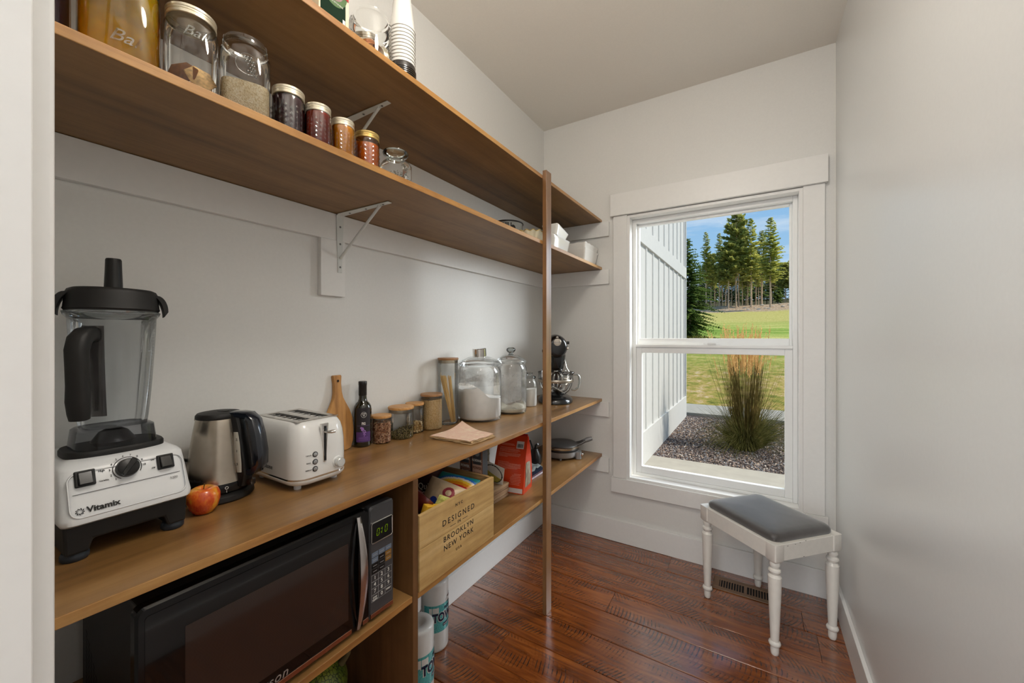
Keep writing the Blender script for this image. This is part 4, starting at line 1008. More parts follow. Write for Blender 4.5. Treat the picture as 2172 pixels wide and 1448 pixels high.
# ---- big glass jars with glass lids
def bigjar(label, x, y, r, hb, knob, lidh=.0):
    t = thing('glass_jar', label, 'jar', (x, y, CT))
    part(MB().lathe([(r*.80, .002), (r*.95, .003), (r*.995, .010), (r, .02), (r, hb*.84), (r*.985, hb*.90), (r*.93, hb*.945), (r*.90, hb*.965), (r*.94, hb*.985), (r*.96, hb)], 64, cap1=False), 'glass', thin_glass('jar_glass', (.995, .998, .996), .9, (.66, .72, .72), .02), t, smooth=50)
    l0 = hb+.001
    ld = part(MB().lathe([(r*.86, l0-.006), (r*.90, l0), (r*.985, l0+.001), (r*1.0, l0+.006), (r*.96, l0+.012), (r*.80, l0+.022), (r*.52, l0+.036), (r*.34, l0+.040), (r*.2, l0+.0405)], 64), 'lid', thin_glass('lid_glass', (.98, .99, .99), .8, (.68, .74, .74), .03), t, smooth=50)
    kz = l0+.040
    if knob == 'chrome':
        part(MB().lathe([(r*.30, 0), (r*.32, .002), (r*.32, .038), (r*.30, .040)], 40, M=Matrix.Translation((0, 0, kz)) @ Matrix.Rotation(.10, 4, 'X')), 'knob', CHROME, ld, smooth=40)
    else:
        part(MB().lathe([(r*.22, 0), (r*.14, .004), (r*.13, .010), (r*.24, .016), (r*.30, .024), (r*.28, .033), (r*.18, .039), (r*.05, .040)], 32, M=Matrix.Translation((0, 0, kz))), 'knob', thin_glass('knob_glass', (.72, .76, .76), 1.6, (.25, .3, .3), .02), ld, smooth=50)
    return t
bigjar('largest glass jar with chrome knob, half full of white flour', -1.1480, 1.5600, .1060, .262, 'chrome')
bigjar('glass jar with glass knob, nearly empty, behind the flour jar', -1.1063, 1.7830, .0830, .262, 'glass')
POW = plain('white_flour', (248, 245, 240), .95, var=.03, nscale=40)
def powder(name, label, x, y, r, surf, mat=POW, z0=.0135, extra=None):
    n = 48; rs = [[(r*.93*math.cos(2*PI*i/n), r*.93*math.sin(2*PI*i/n), z0-.004) for i in range(n)], [(r*math.cos(2*PI*i/n), r*math.sin(2*PI*i/n), z0+.008) for i in range(n)]]
    for q in (1, .93, .8, .6, .4, .2, .05):
        rs.append([(r*q*math.cos(2*PI*i/n), r*q*math.sin(2*PI*i/n), max(z0+.010, surf(r*q*math.cos(2*PI*i/n), r*q*math.sin(2*PI*i/n)))) for i in range(n)])
    b = MB().rings(rs); 
    o = b.build(name, mat, None, smooth=60, loc=(x, y, CT)); return tag(o, label, 'flour', kind='stuff')
def s_flour(x, y):                                  # slopes: high on the left, scooped on the right
    u = (x*.61+y*.79)/.103                          # along view-right
    z = .112+.050*max(0, 1-abs(u+.35)*1.8)-.01*u
    if u < -.5: z += .03*min(1, (-.5-u)*3)
    return z+.003*noise.noise(Vector((x*60, y*60, 0)))
powder('flour', 'white flour heaped in the largest glass jar', -1.1480, 1.5600, .1025, s_flour)
# a dusting film of flour higher on the inside of the glass
fm = N('flour_film'); tr_ = fm.n('ShaderNodeBsdfTransparent'); df = fm.n('ShaderNodeBsdfDiffuse'); df.inputs[0].default_value = (.8, .78, .75, 1)
mxn = fm.n('ShaderNodeMixShader'); nf = fm.noise(fm.tex('Object', (1, 1, 1)), 22, 7, .7); fm.l(fm.ramp(nf, [(.40, (.03, .03, .03, 1)), (.64, (.34, .34, .34, 1))]), mxn.inputs[0]); fm.l(tr_.outputs[0], mxn.inputs[1]); fm.l(df.outputs[0], mxn.inputs[2]); fm.l(mxn.outputs[0], fm.out.inputs[0])
b = MB(); rs = []
for k in range(9):
    rs.append([(.1035*math.cos(2*PI*i/64), .1035*math.sin(2*PI*i/64), .168+(.214+.010*math.sin(5*2*PI*i/64)-.168)*k/8) for i in range(64)])
b.rings(rs, cap0=False, cap1=False); tag(b.build('flour_dust', fm.mat, None, smooth=60, loc=(-1.1480, 1.5600, CT)), 'thin flour dust on the inside of the largest jar', 'flour', kind='stuff')
powder('coarse_flour', 'shallow layer of pale flour in the second glass jar', -1.1063, 1.7830, .0795, lambda x, y: .034+.012*math.sin(x*50)+.006*math.sin(y*90)-.02*max(0, (x*.7-y*.5)/.08), plain('oat_flour', (206, 198, 178), .95, var=.12, nscale=300))
b = MB(); rs = []
for k in range(7):
    rs.append([(.0808*math.cos(2*PI*i/64), .0808*math.sin(2*PI*i/64), .03+.175*k/6) for i in range(64)])
b.rings(rs, cap0=False, cap1=False); tag(b.build('flour_dust', fm.mat, None, smooth=60, loc=(-1.1063, 1.7830, CT)), 'thin flour dust on the inside of the second jar', 'flour', kind='stuff')
t = thing('glass_jar', 'small glass jar of white sugar with clear lid beside the mixer', 'jar', (-1.1150, 2.0020, CT))
part(MB().lathe([(.036, .001), (.0405, .003), (.042, .010), (.042, .125), (.040, .138), (.033, .146), (.032, .158), (.034, .160)], 40, cap1=False), 'glass', GLASS, t, smooth=50)
part(MB().lathe([(.030, .160), (.036, .1605), (.037, .166), (.033, .172), (.018, .176), (.016, .184), (.020, .190), (.012, .194)], 32), 'lid', thin_glass('small_lid_glass', (.78, .80, .80), 1.4, (.3, .34, .34), .03), t, smooth=50)
powder('sugar', 'white sugar in the small glass jar beside the mixer', -1.1150, 2.0020, .0405, lambda x, y: .098+.10*x+.05*y, z0=.0065)

# ---- stand mixer
t = thing('stand_mixer', 'black stand mixer with glass bowl at the far end of the counter', 'mixer', (-1.052, 2.215, CT), face_cam(-1.060, 2.205)+.06)
MBK = plain('mixer_enamel', (10, 10, 11), .22, coat=.35, coat_r=.05)
part(MB().rings([sellipse(a, b_, z, 40, 2.3, 0, cy) for z, a, b_, cy in ((0, .098, .128, .0), (.004, .104, .134, .0), (.022, .104, .132, .0), (.034, .092, .118, .0), (.040, .075, .098, .01))]), 'base', MBK, t, smooth=50)
part(MB().rings([sellipse(a, b_, z, 28, 2.6, 0, .085) for z, a, b_ in ((.030, .060, .045), (.08, .050, .036), (.16, .047, .034), (.23, .050, .040), (.27, .055, .045))]), 'column', MBK, t, smooth=60)
hdm = MB(); rs = []
for y, r, zc in ((-.128, .030, .335), (-.126, .046, .335), (-.120, .058, .336), (-.100, .066, .338), (-.05, .070, .340), (.02, .070, .342), (.08, .064, .340), (.115, .050, .334), (.130, .028, .328)):
    ring = []
    for k in range(32):
        a = 2*PI*k/32; ring.append((r*.98*math.cos(a), y, zc+r*1.02*math.sin(a)*(1.0 if math.sin(a) > 0 else 1.0)))
    rs.append(ring)
hdm.rings(list(reversed(rs))); part(hdm, 'head', MBK, t, smooth=60)
part(MB().rings([[(.0712*math.cos(a), y, .3155+0*a+.0*y) for a in (0, PI)]+[(.0712*math.cos(PI), y, .299), (.0712, y, .299)] for y in (-.100, .09)]) if False else MB().box(-.0700, -.108, .322, .0700, .09, .338), 'trim_band', BRUSHED, t, bev=.006, seg=3)
part(MB().lathe([(.026, .196), (.040, .200), (.048, .215), (.053, .25), (.058, .285), (.055, .31)], 32, (0, -.055, 0)), 'planetary_housing', MBK, t, smooth=50)
hM = Matrix.Translation((.004, -.118, .366)) @ Matrix.Rotation(PI/2, 4, 'X')
hub = part(MB().lathe([(.0235, -.006), (.0235, .008), (.021, .011), (.010, .012)], 32, M=hM), 'hub_cover', BRUSHED, t, smooth=40)
part(MB().box(-.016, -.131, .3645, .024, -.1285, .3675), 'hub_groove', GREYINK, hub)
part(MB().lathe([(.007, 0), (.007, .008)], 16, M=Matrix.Translation((.004, -.113, .394)) @ Matrix.Rotation(PI/2, 4, 'X')), 'hub_latch', BRUSHED, hub, smooth=40)
for sg, z in ((-1, .312), (1, .362)):
    part(MB().lathe([(.009, 0), (.009, .014), (.007, .016)], 16, M=Matrix.Translation((sg*.066, -.03, z)) @ Matrix.Rotation(sg*PI/2, 4, 'Y')), 'control_knob', BLACK, t, smooth=40)
bw = MB().lathe([(.030, .045), (.055, .052), (.080, .072), (.097, .105), (.104, .140), (.106, .176), (.110, .186), (.108, .188)], 56, (0, -.045, 0), cap1=False)
bo = part(bw, 'bowl', thin_glass('bowl_glass', (.94, .95, .95), .8, (.35, .4, .4), .02), t, smooth=50)
part(MB().lathe([(.1058, .128), (.1068, .129), (.1068, .1445), (.1058, .1455)], 56, (0, -.045, 0), cap0=False, cap1=False), 'bowl_band', BRUSHED, bo, smooth=50)
part(MB().tube([(.104, -.045, .170), (.128, -.045, .172), (.140, -.045, .160), (.142, -.045, .12), (.136, -.045, .092), (.112, -.045, .078), (.092, -.045, .082)], [.006, .0065, .0075, .0075, .0075, .0065, .006], 10), 'bowl_handle', thin_glass('handle_glass', (.74, .77, .77), 1.5, (.4, .45, .45), .03), bo, smooth=60)
part(MB().lathe([(.018, .168), (.034, .172), (.041, .186), (.040, .188), (.030, .186)], 28, (.070, -.070, 0), cap1=False), 'pouring_chute', thin_glass('chute_glass', (.6, .6, .6), 1.4, (.3, .3, .3), .05), bo, smooth=50)
part(MB().tube([(.052, -.06, .262), (.056, -.08, .235), (.060, -.085, .215), (.075, -.09, .190)], .004, 8), 'bowl_clip_wire', CHROME, t, smooth=60)
part(MB().lathe([(.012, .19), (.012, .24)], 16, (0, -.055, 0)), 'beater_shaft', CHROME, t, smooth=40)
for k in range(5):
    a = PI*k/5; c, s = math.cos(a), math.sin(a); pts = []
    for j in range(13):
        th = PI*j/12-PI/2; q = math.cos(th)*.048; pts.append((c*q*(1), -.055+s*q, .19-.115*(j/12)) if False else (c*.048*math.sin(PI*j/12)*(1 if True else 0), -.055+s*.048*math.sin(PI*j/12), .19-.11*(1-math.cos(PI*j/12))/2))
    pts2 = [(-x, -.11-y, z) for x, y, z in reversed(pts)]
    part(MB().tube(pts, .0014, 6), 'whisk_wire', CHROME, t, smooth=60)
    part(MB().tube([(-p[0], -.11-p[1], p[2]) for p in pts], .0014, 6), 'whisk_wire', CHROME, t, smooth=60)
part(MB().tube([(-.02, -.05, .10), (.05, -.08, .062)], .0035, 8), 'white_spatula', plain('white_silicone', (226, 224, 216), .4), t, smooth=50)
text('KitchenAid', .012, GREYINK, t, loc=(.0, -.1086, .330), rot=(PI/2, 0, 0))

# ---- stack of handmade paper / pink cloths
PINK = N('pink_flecked_cloth'); v = PINK.tex('Object'); n_ = PINK.noise(v, 14, 6, .7); n2 = PINK.noise(PINK.tex('Object', (1, 4, 1)), 60, 3)
pm = PINK.bsdf(PINK.mix(.4, PINK.ramp(n_, [(.35, srgb(232, 210, 184)), (.52, srgb(226, 190, 168)), (.68, srgb(236, 218, 190))]), PINK.ramp(n2, [(.45, (1, 1, 1, 1)), (.7, (.86, .6, .56, 1))]), 'MULTIPLY'), .9, bump=n2, bs=.2)
TANC = plain('tan_cloth_edge', (196, 164, 122), .9, var=.1)
cor = [(-1.082, 1.150), (-.892, 1.160), (-.884, 1.300), (-1.075, 1.335)]
lbs = ['topmost pink handmade paper sheet with one curled corner', 'tan paper sheet just under the pink one', 'third ragged edged paper sheet of the counter stack', 'bottom ragged edged paper sheet on the counter']
for k in range(4):
    rr = random.Random(k+30); b = MB(); n = 14; z0 = CT+.0008+.0032*(3-k); rs = []
    cc = [(x+rr.uniform(-.005, .005), y+rr.uniform(-.005, .005)) for x, y in cor]
    for lay in (0, .0022):
        for i in range(n+1):
            row = []
            for j in range(n+1):
                u, w = i/n, j/n
                x = (1-u)*((1-w)*cc[0][0]+w*cc[1][0])+u*((1-w)*cc[3][0]+w*cc[2][0]); y = (1-u)*((1-w)*cc[0][1]+w*cc[1][1])+u*((1-w)*cc[3][1]+w*cc[2][1])
                if i in (0, n) or j in (0, n): x += rr.uniform(-.0025, .0025) if lay == 0 else 0; y += rr.uniform(-.0025, .0025) if lay == 0 else 0
                lift = max(0, (u-w)-.35)**2*.055+.0009*math.sin(7*u+k)+.0007*math.sin(9*w+k)
                row.append((x, y, z0+lay+lift+.0009))
            rs.append(row)
    V = [p for row in rs for p in row]; m_ = n+1; off = m_*m_
    for i in range(n):
        for j in range(n):
            a = i*m_+j; b.f += [[off+a, off+a+1, off+a+m_+1, off+a+m_], [a, a+m_, a+m_+1, a+1]]
    for i in range(n):
        for (a, c) in ((i, i+1), ((i+1)*m_+n, i*m_+n) if False else (i*m_+n, (i+1)*m_+n), (n*m_+i+1, n*m_+i), ((i+1)*m_, i*m_)):
            b.f.append([a, c, off+c, off+a])
    b.v = V; b.m = [0]*len(b.f)
    tag(b.build('paper_sheet', pm if k == 0 else TANC, None, smooth=50), lbs[k], 'paper', 'ragged paper sheets stacked on the counter')

# ================================================================== low shelf
LS = .5375
def slot_plate(m_, W, Hh, th, cx, cz, sw, sh, mi=0, M=None):
    """upright plate in XZ (thickness along Y) with a rounded slot"""
    n = 8; inner = []
    for q in range(4):
        ox = cx+(sw/2-sh/2)*(1 if q in (0, 3) else -1)
        for k in range(n+1):
            a = PI/2*q+PI/2*k/n; inner.append((ox+sh/2*math.cos(a), cz+sh/2*math.sin(a)))
    N_ = len(inner); outer = []
    for (x, z) in inner:
        dx, dz = x-cx, z-cz; sx_ = 1e9 if abs(dx) < 1e-9 else ((W-cx) if dx > 0 else cx)/abs(dx); sz = 1e9 if abs(dz) < 1e-9 else ((Hh-cz) if dz > 0 else cz)/abs(dz)
        s_ = min(sx_, sz); outer.append((cx+dx*s_, cz+dz*s_))
    for q, (X, Z) in zip((n//2, n+1+n//2, 2*(n+1)+n//2, 3*(n+1)+n//2), ((W, Hh), (0, Hh), (0, 0), (W, 0))): outer[q] = (X, Z)
    rs = [[(x, y, z) for x, z in P] for P, y in ((outer, 0), (inner, 0), (inner, th), (outer, th))]
    rs.append(rs[0]); return m_.rings(rs, mi, False, False, M)
CRW = wood('pale_crate_wood', (176, 136, 78), (208, 172, 112), (224, 194, 140), 'Y', .6, 0, scale=.8, perobj=True)
CRWX = wood('pale_crate_wood_side', (150, 112, 64), (186, 148, 96), (206, 172, 118), 'X', .6, 0, scale=.8)
t = thing('crate', 'pale wooden crate lettered designed in brooklyn, filled with snacks', 'crate', (-.842, .848, LS))
CW, CD, CH = .3865, .36, .2245
for z0, z1 in ((0, .1232), (.1242, CH)):
    part(MB().box(-.012, 0, z0, 0, CW, z1), 'plank', CRW, t, bev=.0012)
    part(MB().box(-CD, 0, z0, -CD+.012, CW, z1), 'plank', CRW, t, bev=.0012)
for y in (0.0, CW-.012):
    part(slot_plate(MB(), CD-.0245, CH, .012, (CD-.0245)/2, CH-.052, .105, .032, M=Matrix.Translation((-CD+.0122, y, 0))), 'side_panel', CRWX, t)
part(MB().box(-CD+.012, .012, .0, -.012, CW-.012, .010), 'bottom', CRWX, t)
for s_, y, z, sz, sp in (('NYC', .182, .1975, .0135, 1.5), ('DESIGNED', .182, .160, .0255, 1.32), ('IN', .182, .1385, .014, 1.2), ('BROOKLYN', .182, .1070, .0235, 1.17), ('NEW YORK', .182, .079, .0235, 1.17), ('USA', .180, .051, .0115, 1.5)):
    text(s_, sz*1.04, INK, t, loc=(.0002, y, z), rot=(PI/2, 0, PI/2), sxx=1.04, spacing=sp*1.05, bold=.0001)
part(MB().box(0, .137, .1375, .0006, .164, .1387), 'dash', INK, t); part(MB().box(0, .200, .1375, .0006, .227, .1387), 'dash', INK, t)

def pillow(name, label, loc, dims, rot, mats, cat='bag', seed=0, crinkle=.10, mfun=None, kind=None, res=1):
    """soft sealed packet"""
    b = MB(); n, m_ = 22*res, 16*res; W_, H_, T_ = dims
    for sg in (1, -1):
        rs = []
        for i in range(n+1):
            row = []
            for j in range(m_+1):
                u, v = 2*i/n-1, 2*j/m_-1
                e = max(0, (1-abs(u)**3))*max(0, (1-abs(v)**3.5)); q = noise.noise(Vector((u*2.6+seed, v*2.6, sg*3)))+.5*noise.noise(Vector((u*7+seed, v*7, sg)))
                row.append((u*W_/2*(1-.06*e), sg*T_/2*e**.6*(1+.5*q*crinkle*6*.3)+crinkle*T_*.15*q*e, v*H_/2*(1-.04*e)))
            rs.append(row)
        if sg < 0: rs = [list(reversed(r_)) for r_ in rs]
        b0 = len(b.f); b.rings(rs, closed=False, cap0=False, cap1=False)
    if mfun:
        for i, f in enumerate(b.f):
            c = [sum(b.v[k][a] for k in f)/len(f) for a in range(3)]; b.m[i] = mfun(c[0]/(W_/2), c[2]/(H_/2), c[1])
    o = b.build(name, mats, None, smooth=75, loc=loc); o.rotation_euler = rot
    return tag(o, label, cat)
FOIL_BR = plain('maroon_foil', (96, 30, 26), .25, coat=.5, var=.3, nscale=14)
GREY_L = plain('white_lid', (222, 220, 214), .4)
# quick oats canister
t = thing('oats_canister', 'dark maroon canister of quick oats with white lid standing in the crate', 'canister', (-1.092, 1.150, LS+.0108), face_cam(-1.092, 1.150)-.1)
part(MB().lathe([(.060, 0), (.062, .003), (.062, .243)], 48), 'body', plain('maroon_card', (56, 26, 28), .4, coat=.3), t, smooth=40)
part(MB().lathe([(.0625, .240), (.0655, .241), (.0655, .254), (.063, .257), (.058, .2575), (.057, .256)], 48), 'lid', GREY_L, t, smooth=40)
a_ = -PI/2
text('Quick', .034, WHITEINK, t, cyl=(.0622, a_-.05, .178), sxx=.8); text('Oats', .034, WHITEINK, t, cyl=(.0622, a_+.05, .146), sxx=.8)
pillow('snack_bag', 'crumpled maroon snack bag at the near end of the crate', (-.960, .935, .735), (.12, .15, .045), (.35, .55, .3), [FOIL_BR], seed=1, crinkle=.3)
t = thing('plastic_cup', 'clear plastic cup tipped over at the near corner of the crate', 'cup', (-.885, .885, .60), 0)
part(MB().lathe([(.018, 0), (.020, .002), (.026, .075), (.028, .078), (.0285, .086)], 32, cap1=False, M=Matrix.Rotation(.35, 4, 'X')), 'cup_body', thin_glass('clear_plastic', (.86, .88, .88), 1.2, (.4, .42, .42), .06), t, smooth=50)
RB = [plain('rainbow_'+n_, c, .3, coat=.4, var=.02) for n_, c in (('teal', (30, 130, 130)), ('blue', (40, 110, 190)), ('white', (226, 214, 196)), ('orange', (240, 150, 30)), ('yellow', (246, 200, 60)), ('red', (208, 40, 44)), ('pink', (226, 90, 160)))]
def rb(u, v, y):
    d = math.hypot(u*1.1-.2, v+1.3)
    return 0 if d > 2.22 else 1 if d > 2.12 else 2 if d > 2.02 else 4 if d > 1.90 else 3 if d > 1.76 else 5 if d > 1.56 else 6 if d > 1.3 else 2
pillow('rainbow_bag', 'rainbow striped glossy packet in the middle of the crate', (-.955, 1.130, .706), (.17, .15, .045), (-.72, .12, .25), RB, seed=4, mfun=rb, res=4)
BG_ = plain('cream_plastic', (212, 186, 150), .35, coat=.3, var=.1, nscale=12); BLU = plain('blue_seal', (36, 62, 150), .4); MAR = plain('maroon_script', (150, 50, 60), .5)
o = pillow('bread_bag', 'cream coloured bread bag with a blue seal in the crate', (-.935, 1.050, .715), (.15, .13, .075), (-.5, .2, .15), [BG_, BLU, MAR], res=5, seed=8, mfun=lambda u, v, y: 1 if (y < 0 and math.hypot(u+.2, v+.1) < .2) else 2 if (y < 0 and abs(math.hypot(u-.35, v-.5)-.22) < .07) else 0)
pillow('green_snack_bag', 'small yellow green patterned packet against the crate front', (-.890, .992, .700), (.085, .12, .03), (.15, .5, 1.3), [plain('yellow_green_print', (190, 186, 96), .5, var=.35, nscale=120)], seed=3)
b = MB().box(-.035, -.012, -.06, .035, .012, .06)
o = b.build('yellow_box', plain('yellow_card', (232, 178, 48), .5), None, bev=.002, loc=(-.880, .925, .698)); o.rotation_euler = (.1, .3, 1.35); tag(o, 'small yellow box with blue and white tag in the crate corner', 'box')
text('REX', .016, BLU, o, loc=(0, -.0125, .045), rot=(PI/2, 0, 0), bold=.0005)
# pancake boxes behind the crate
KB = plain('charcoal_card', (70, 72, 76), .5); KR = plain('russet_card', (140, 100, 84), .5); PINKC = plain('pale_label_card', (206, 170, 152), .5); BEAR = plain('bear_grey', (132, 136, 138), .6)
for i, (x0, lb, l1, l2) in enumerate(((-1.028, 'dark card box with white lettering behind the crate, further from the view', 'POWER', 'CAKES'), (-.968, 'dark card box with a pale label behind the crate, nearer the shelf front', 'POWER', 'CAKES'))):
    t = thing('pancake_mix_box', lb, 'box', (x0, 1.262, LS))
    part(MB().box(0, 0, 0, .0535, .036, .330), 'carton', KB, t, bev=.0015)
    part(MB().box(.002, -.0006, .06, .054, 0, .330), 'front_print', KR, t)
    part(MB().box(.008, -.0011, .246, .046, -.0005, .320), 'bear_panel', KB, t)
    part(MB().lathe([(.012, 0), (.012, .0004)], 14, M=Matrix.Translation((.028, -.0012, .290)) @ Matrix.Rotation(PI/2, 4, 'X')), 'bear_print', BEAR, t)
    text('KODIAK', .0125, WHITEINK, t, loc=(.027, -.0014, .262), rot=(PI/2, 0, 0), bold=.0003)
    if i: part(MB().box(.006, -.0011, .175, .050, -.0005, .246), 'pale_label', PINKC, t)
    for j, s_ in enumerate((l1, l2)): text(s_, .0145, KR if i else WHITEINK, t, loc=(.028, -.0014, .232-.022*j), rot=(PI/2, 0, 0), bold=.0005, sxx=.85)
    if not i:
        part(MB().lathe([(.021, 0), (.021, .0004)], 24, M=Matrix.Translation((.028, -.0009, .150)) @ Matrix.Rotation(PI/2, 4, 'X')), 'carb_badge', plain('badge_tan', (176, 128, 104), .5), t) if False else None
        text('CARB', .014, PINKC, t, loc=(.028, -.0014, .085), rot=(PI/2, 0, 0), bold=.0003)
# tins behind the red bag
TIN = plain('pale_green_tin', (178, 190, 170), .3, .3); OLV = plain('olive_band', (110, 104, 40), .5)
for k in range(4):
    t = thing('tin', 'pale green tin left of the red bag, %s' % ('bottom of its stack', 'second from the bottom', 'third from the bottom', 'topmost of its stack')[k], 'tin', (-1.190, 1.625, LS+.0535*k), group='pale tins stacked behind the red bag')
    part(MB().lathe([(.046, .0), (.047, .001), (.0455, .003), (.0455, .049), (.047, .051), (.047, .053), (.044, .0532), (.043, .051)], 40), 'can', TIN, t, smooth=40)
    patch(.0456, -2.6, 0, .012, .030, OLV, t, 'band')
# red coffee bag
ORG = plain('orange_red_foil', (214, 64, 24), .36, coat=.35, coat_r=.15, var=.08, nscale=8); REDD = plain('deep_red_foil', (176, 30, 14), .35, coat=.3)
t = thing('coffee_bag', 'tall orange red coffee bag with barcode sticker and side window', 'bag', (-1.100, 1.604, LS), .155)
wv, dp, hh = .160, .120, .262
b = MB(); lev = []
for k in range(13):
    u = k/12; z = hh*u; d = dp*(1-u**2.0)*.93+.008; w0 = -.002*math.sin(PI*u)+.004*u; yc = dp*.5+.012*u
    y0, y1 = yc-d/2, yc+d/2; gus = .020*max(0, min(1, (u-.28)/.5))
    x0, x1 = w0+.004*u, wv-w0+.004*u
    bul = .006*math.sin(PI*u)
    lev.append([(x0, y0, z), ((x0+x1)/2, y0-bul, z), (x1, y0, z), (x1-gus, yc, z), (x1, y1, z), ((x0+x1)/2, y1+bul, z), (x0, y1, z), (x0+gus, yc, z)])
b.rings(lev); part(b, 'pouch', ORG, t, smooth=28)
fM = lambda u, q: (0, 0, 0)
def fpt(x, z, off=.0012):                            # point on the front face
    u = z/hh; d = dp*(1-u**2.0)*.93+.008; return (x, dp*.5+.012*u-d/2-.006*math.sin(PI*u)*(1-abs(2*x/wv-1))-off, z)
def fquad(m_, x0, x1, z0, z1, off=.0012):
    n = 6; rs = [[fpt(x0+(x1-x0)*k/n, z, off) for k in range(n+1)] for z in (z0, (z0+z1)/2, z1)]; m_.rings(rs, closed=False, cap0=False, cap1=False); return m_
part(fquad(MB(), .045, .155, .004, .026), 'white_strip', plain('strip_white', (220, 206, 200), .5), t)
stk = part(fquad(MB(), .108, .146, .205, .238), 'sticker', plain('sticker_paper', (214, 206, 200), .5), t)
bc = MB(); rr = random.Random(2); x = .112
while x < .142:
    w = rr.choice((.0006, .001, .0016)); fquad(bc, x, x+w, .210, .226, .0018); x += w+rr.choice((.0006, .001))
o = part(bc, 'barcode', INK, stk); o['kind'] = 'stuff'
PT = plain('pale_pink_print', (236, 170, 150), .6); tl = MB(); rr = random.Random(6)
for z, x0, x1 in [(.222, .03, .095), (.217, .03, .10), (.205, .025, .10), (.199, .022, .125), (.194, .022, .13), (.188, .022, .12), (.180, .02, .135), (.175, .02, .135), (.170, .02, .13), (.165, .02, .07), (.140, .02, .08), (.134, .02, .14), (.129, .02, .14), (.124, .02, .14), (.119, .02, .14), (.114, .02, .125), (.109, .02, .07), (.090, .11, .145), (.084, .10, .14), (.077, .095, .145), (.070, .09, .145), (.063, .092, .145), (.056, .09, .145), (.049, .095, .14), (.042, .09, .14)]:
    x = x0
    while x < x1:
        w = rr.uniform(.003, .008); fquad(tl, x, min(x+w, x1), z, z+.0016); x += w+.0012
o = part(tl, 'printed_lines', PT, t); o['kind'] = 'stuff'
sw_ = MB()                                           # clear window low on the gusset
for q in (0,):
    rs = []
    for k in range(7):
        u = .10+.42*k/6; z = hh*u; d = dp*(1-u**2.0)*.93+.008; yc = dp*.5+.012*u; gus = .020*max(0, min(1, (u-.28)/.5)); y0 = yc-d*.34
        xs = wv+.002*math.sin(PI*u)+.0015; rs.append([(xs-gus*.32, y0, z), (xs-gus, yc, z), (xs-gus*.40, yc+d*.30, z)])
    sw_.rings(rs, closed=False, cap0=False, cap1=False)
part(sw_, 'side_window', plain('silver_window', (186, 178, 160), .22, .5, var=.4, nscale=30), t, smooth=60)
part(MB().box(.014, dp*.5+.009, hh-.004, wv-.002, dp*.5+.0145, hh+.010), 'top_seal', REDD, t, bev=.001)
# kraft paper bags
KR_ = [plain('kraft_%d' % k, c, .85, var=.06, nscale=14) for k, c in enumerate(((150, 118, 88), (172, 140, 106), (160, 126, 94)))]
for k in range(5):
    rr = random.Random(k+50); z = LS+.0005+.0128*k; j = rr.uniform(-.003, .003)
    b = MB(); rs = []
    x0, x1 = -1.155, -.9985+j
    for y in (1.335+j, 1.40, 1.47, 1.53, 1.588+j*.5):
        up_ = .0025*math.sin((y-1.335)*12+k)
        rs.append([(x0, y, z), (x1-.003, y, z), (x1, y, z+.0022), (x1-.001, y, z+.0052), (x1-.003, y, z+.0066), (x1, y, z+.0085), (x1-.002, y, z+.0118), (x0, y, z+.0118)])
    b.rings(rs); o = b.build('paper_bag', KR_[k % 3], None, smooth=30)
    tag(o, 'folded brown paper bag between crate and red bag, %s' % ('bottom of the pile', 'second from the bottom', 'middle of the pile', 'second from the top', 'topmost of the pile')[k], 'bag', 'folded brown paper bags beside the crate')
def rl(u, v, y):
    d = math.hypot(u, v*1.0); return 1 if v < u*-.3+.02 and d < .85 else 2 if .84 < d < .92 else 0
pillow('noodle_packet', 'round white noodle packet with a black ring on the paper bags', (-1.045, 1.530, .653), (.11, .10, .018), (.25, .25, .1), [plain('packet_white', (220, 216, 206), .4, coat=.3), plain('packet_noodles', (176, 160, 70), .5, var=.4, nscale=200), INK], seed=11, mfun=rl, res=3)
# notebook, grey cloth, gadget
t = thing('notebook', 'spiral bound notebook lying right of the red bag', 'notebook', (-1.20, 1.78, LS+.0005))
part(MB().box(0, 0, 0, .198, .235, .010), 'pages', plain('page_edges', (206, 212, 220), .7), t)
part(MB().box(-.001, -.001, .010, .200, .236, .0115), 'cover', plain('navy_cover', (44, 52, 72), .5), t, bev=.0004)
for k in range(18):
    y = .012+k*.0125; part(MB().tube([(.196+.006*math.cos(a), y, .006+.0085*math.sin(a)) for a in [2*PI*q/10 for q in range(11)]], .0011, 5), 'ring', plain('pale_pink_wire', (214, 170, 180), .4) if k == 0 else bpy.data.materials['pale_pink_wire'], t, smooth=60)
b = MB(); rs = []
for i in range(13):
    rs.append([(-1.19+.165*i/12, 1.80+.19*j/10, LS+.0125+.020*abs(math.sin(j*1.9+i*.5))*(.6+.4*math.sin(i*1.3))+.004+.012*noise.noise(Vector((i*.4, j*.4, 0)))) for j in range(11)])
b.rings(rs, closed=False, cap0=False, cap1=False)
o = b.build('cloth', plain('grey_green_cloth', (124, 132, 130), .9, var=.15, nscale=60), None, smooth=80); md = o.modifiers.new('s', 'SOLIDIFY'); md.thickness = .003
tag(o, 'crumpled grey cloth on top of the spiral notebook', 'cloth')
t = thing('stick_blender', 'chrome and black hand blender leaning on the wall behind the red bag', 'blender', (-1.20, 1.885, LS+.045))
part(MB().tube([(.055, -.03, 0), (.0, .0, .20)], [.011, .013], 14), 'chrome_shaft', CHROME, t, smooth=60)
part(MB().tube([(0, 0, .20), (-.012, .005, .262)], [.018, .020], 14), 'motor_handle', BLACK, t, smooth=60)
t = thing('gadget', 'small black kitchen gadget between red bag and wooden post', 'gadget', (-1.115, 2.065, LS))
part(MB().rings([sellipse(a, a*.8, z, 24, 2.4) for z, a in ((0, .036), (.01, .040), (.05, .038), (.075, .026), (.09, .018))]), 'body', BLACK, t, smooth=50)
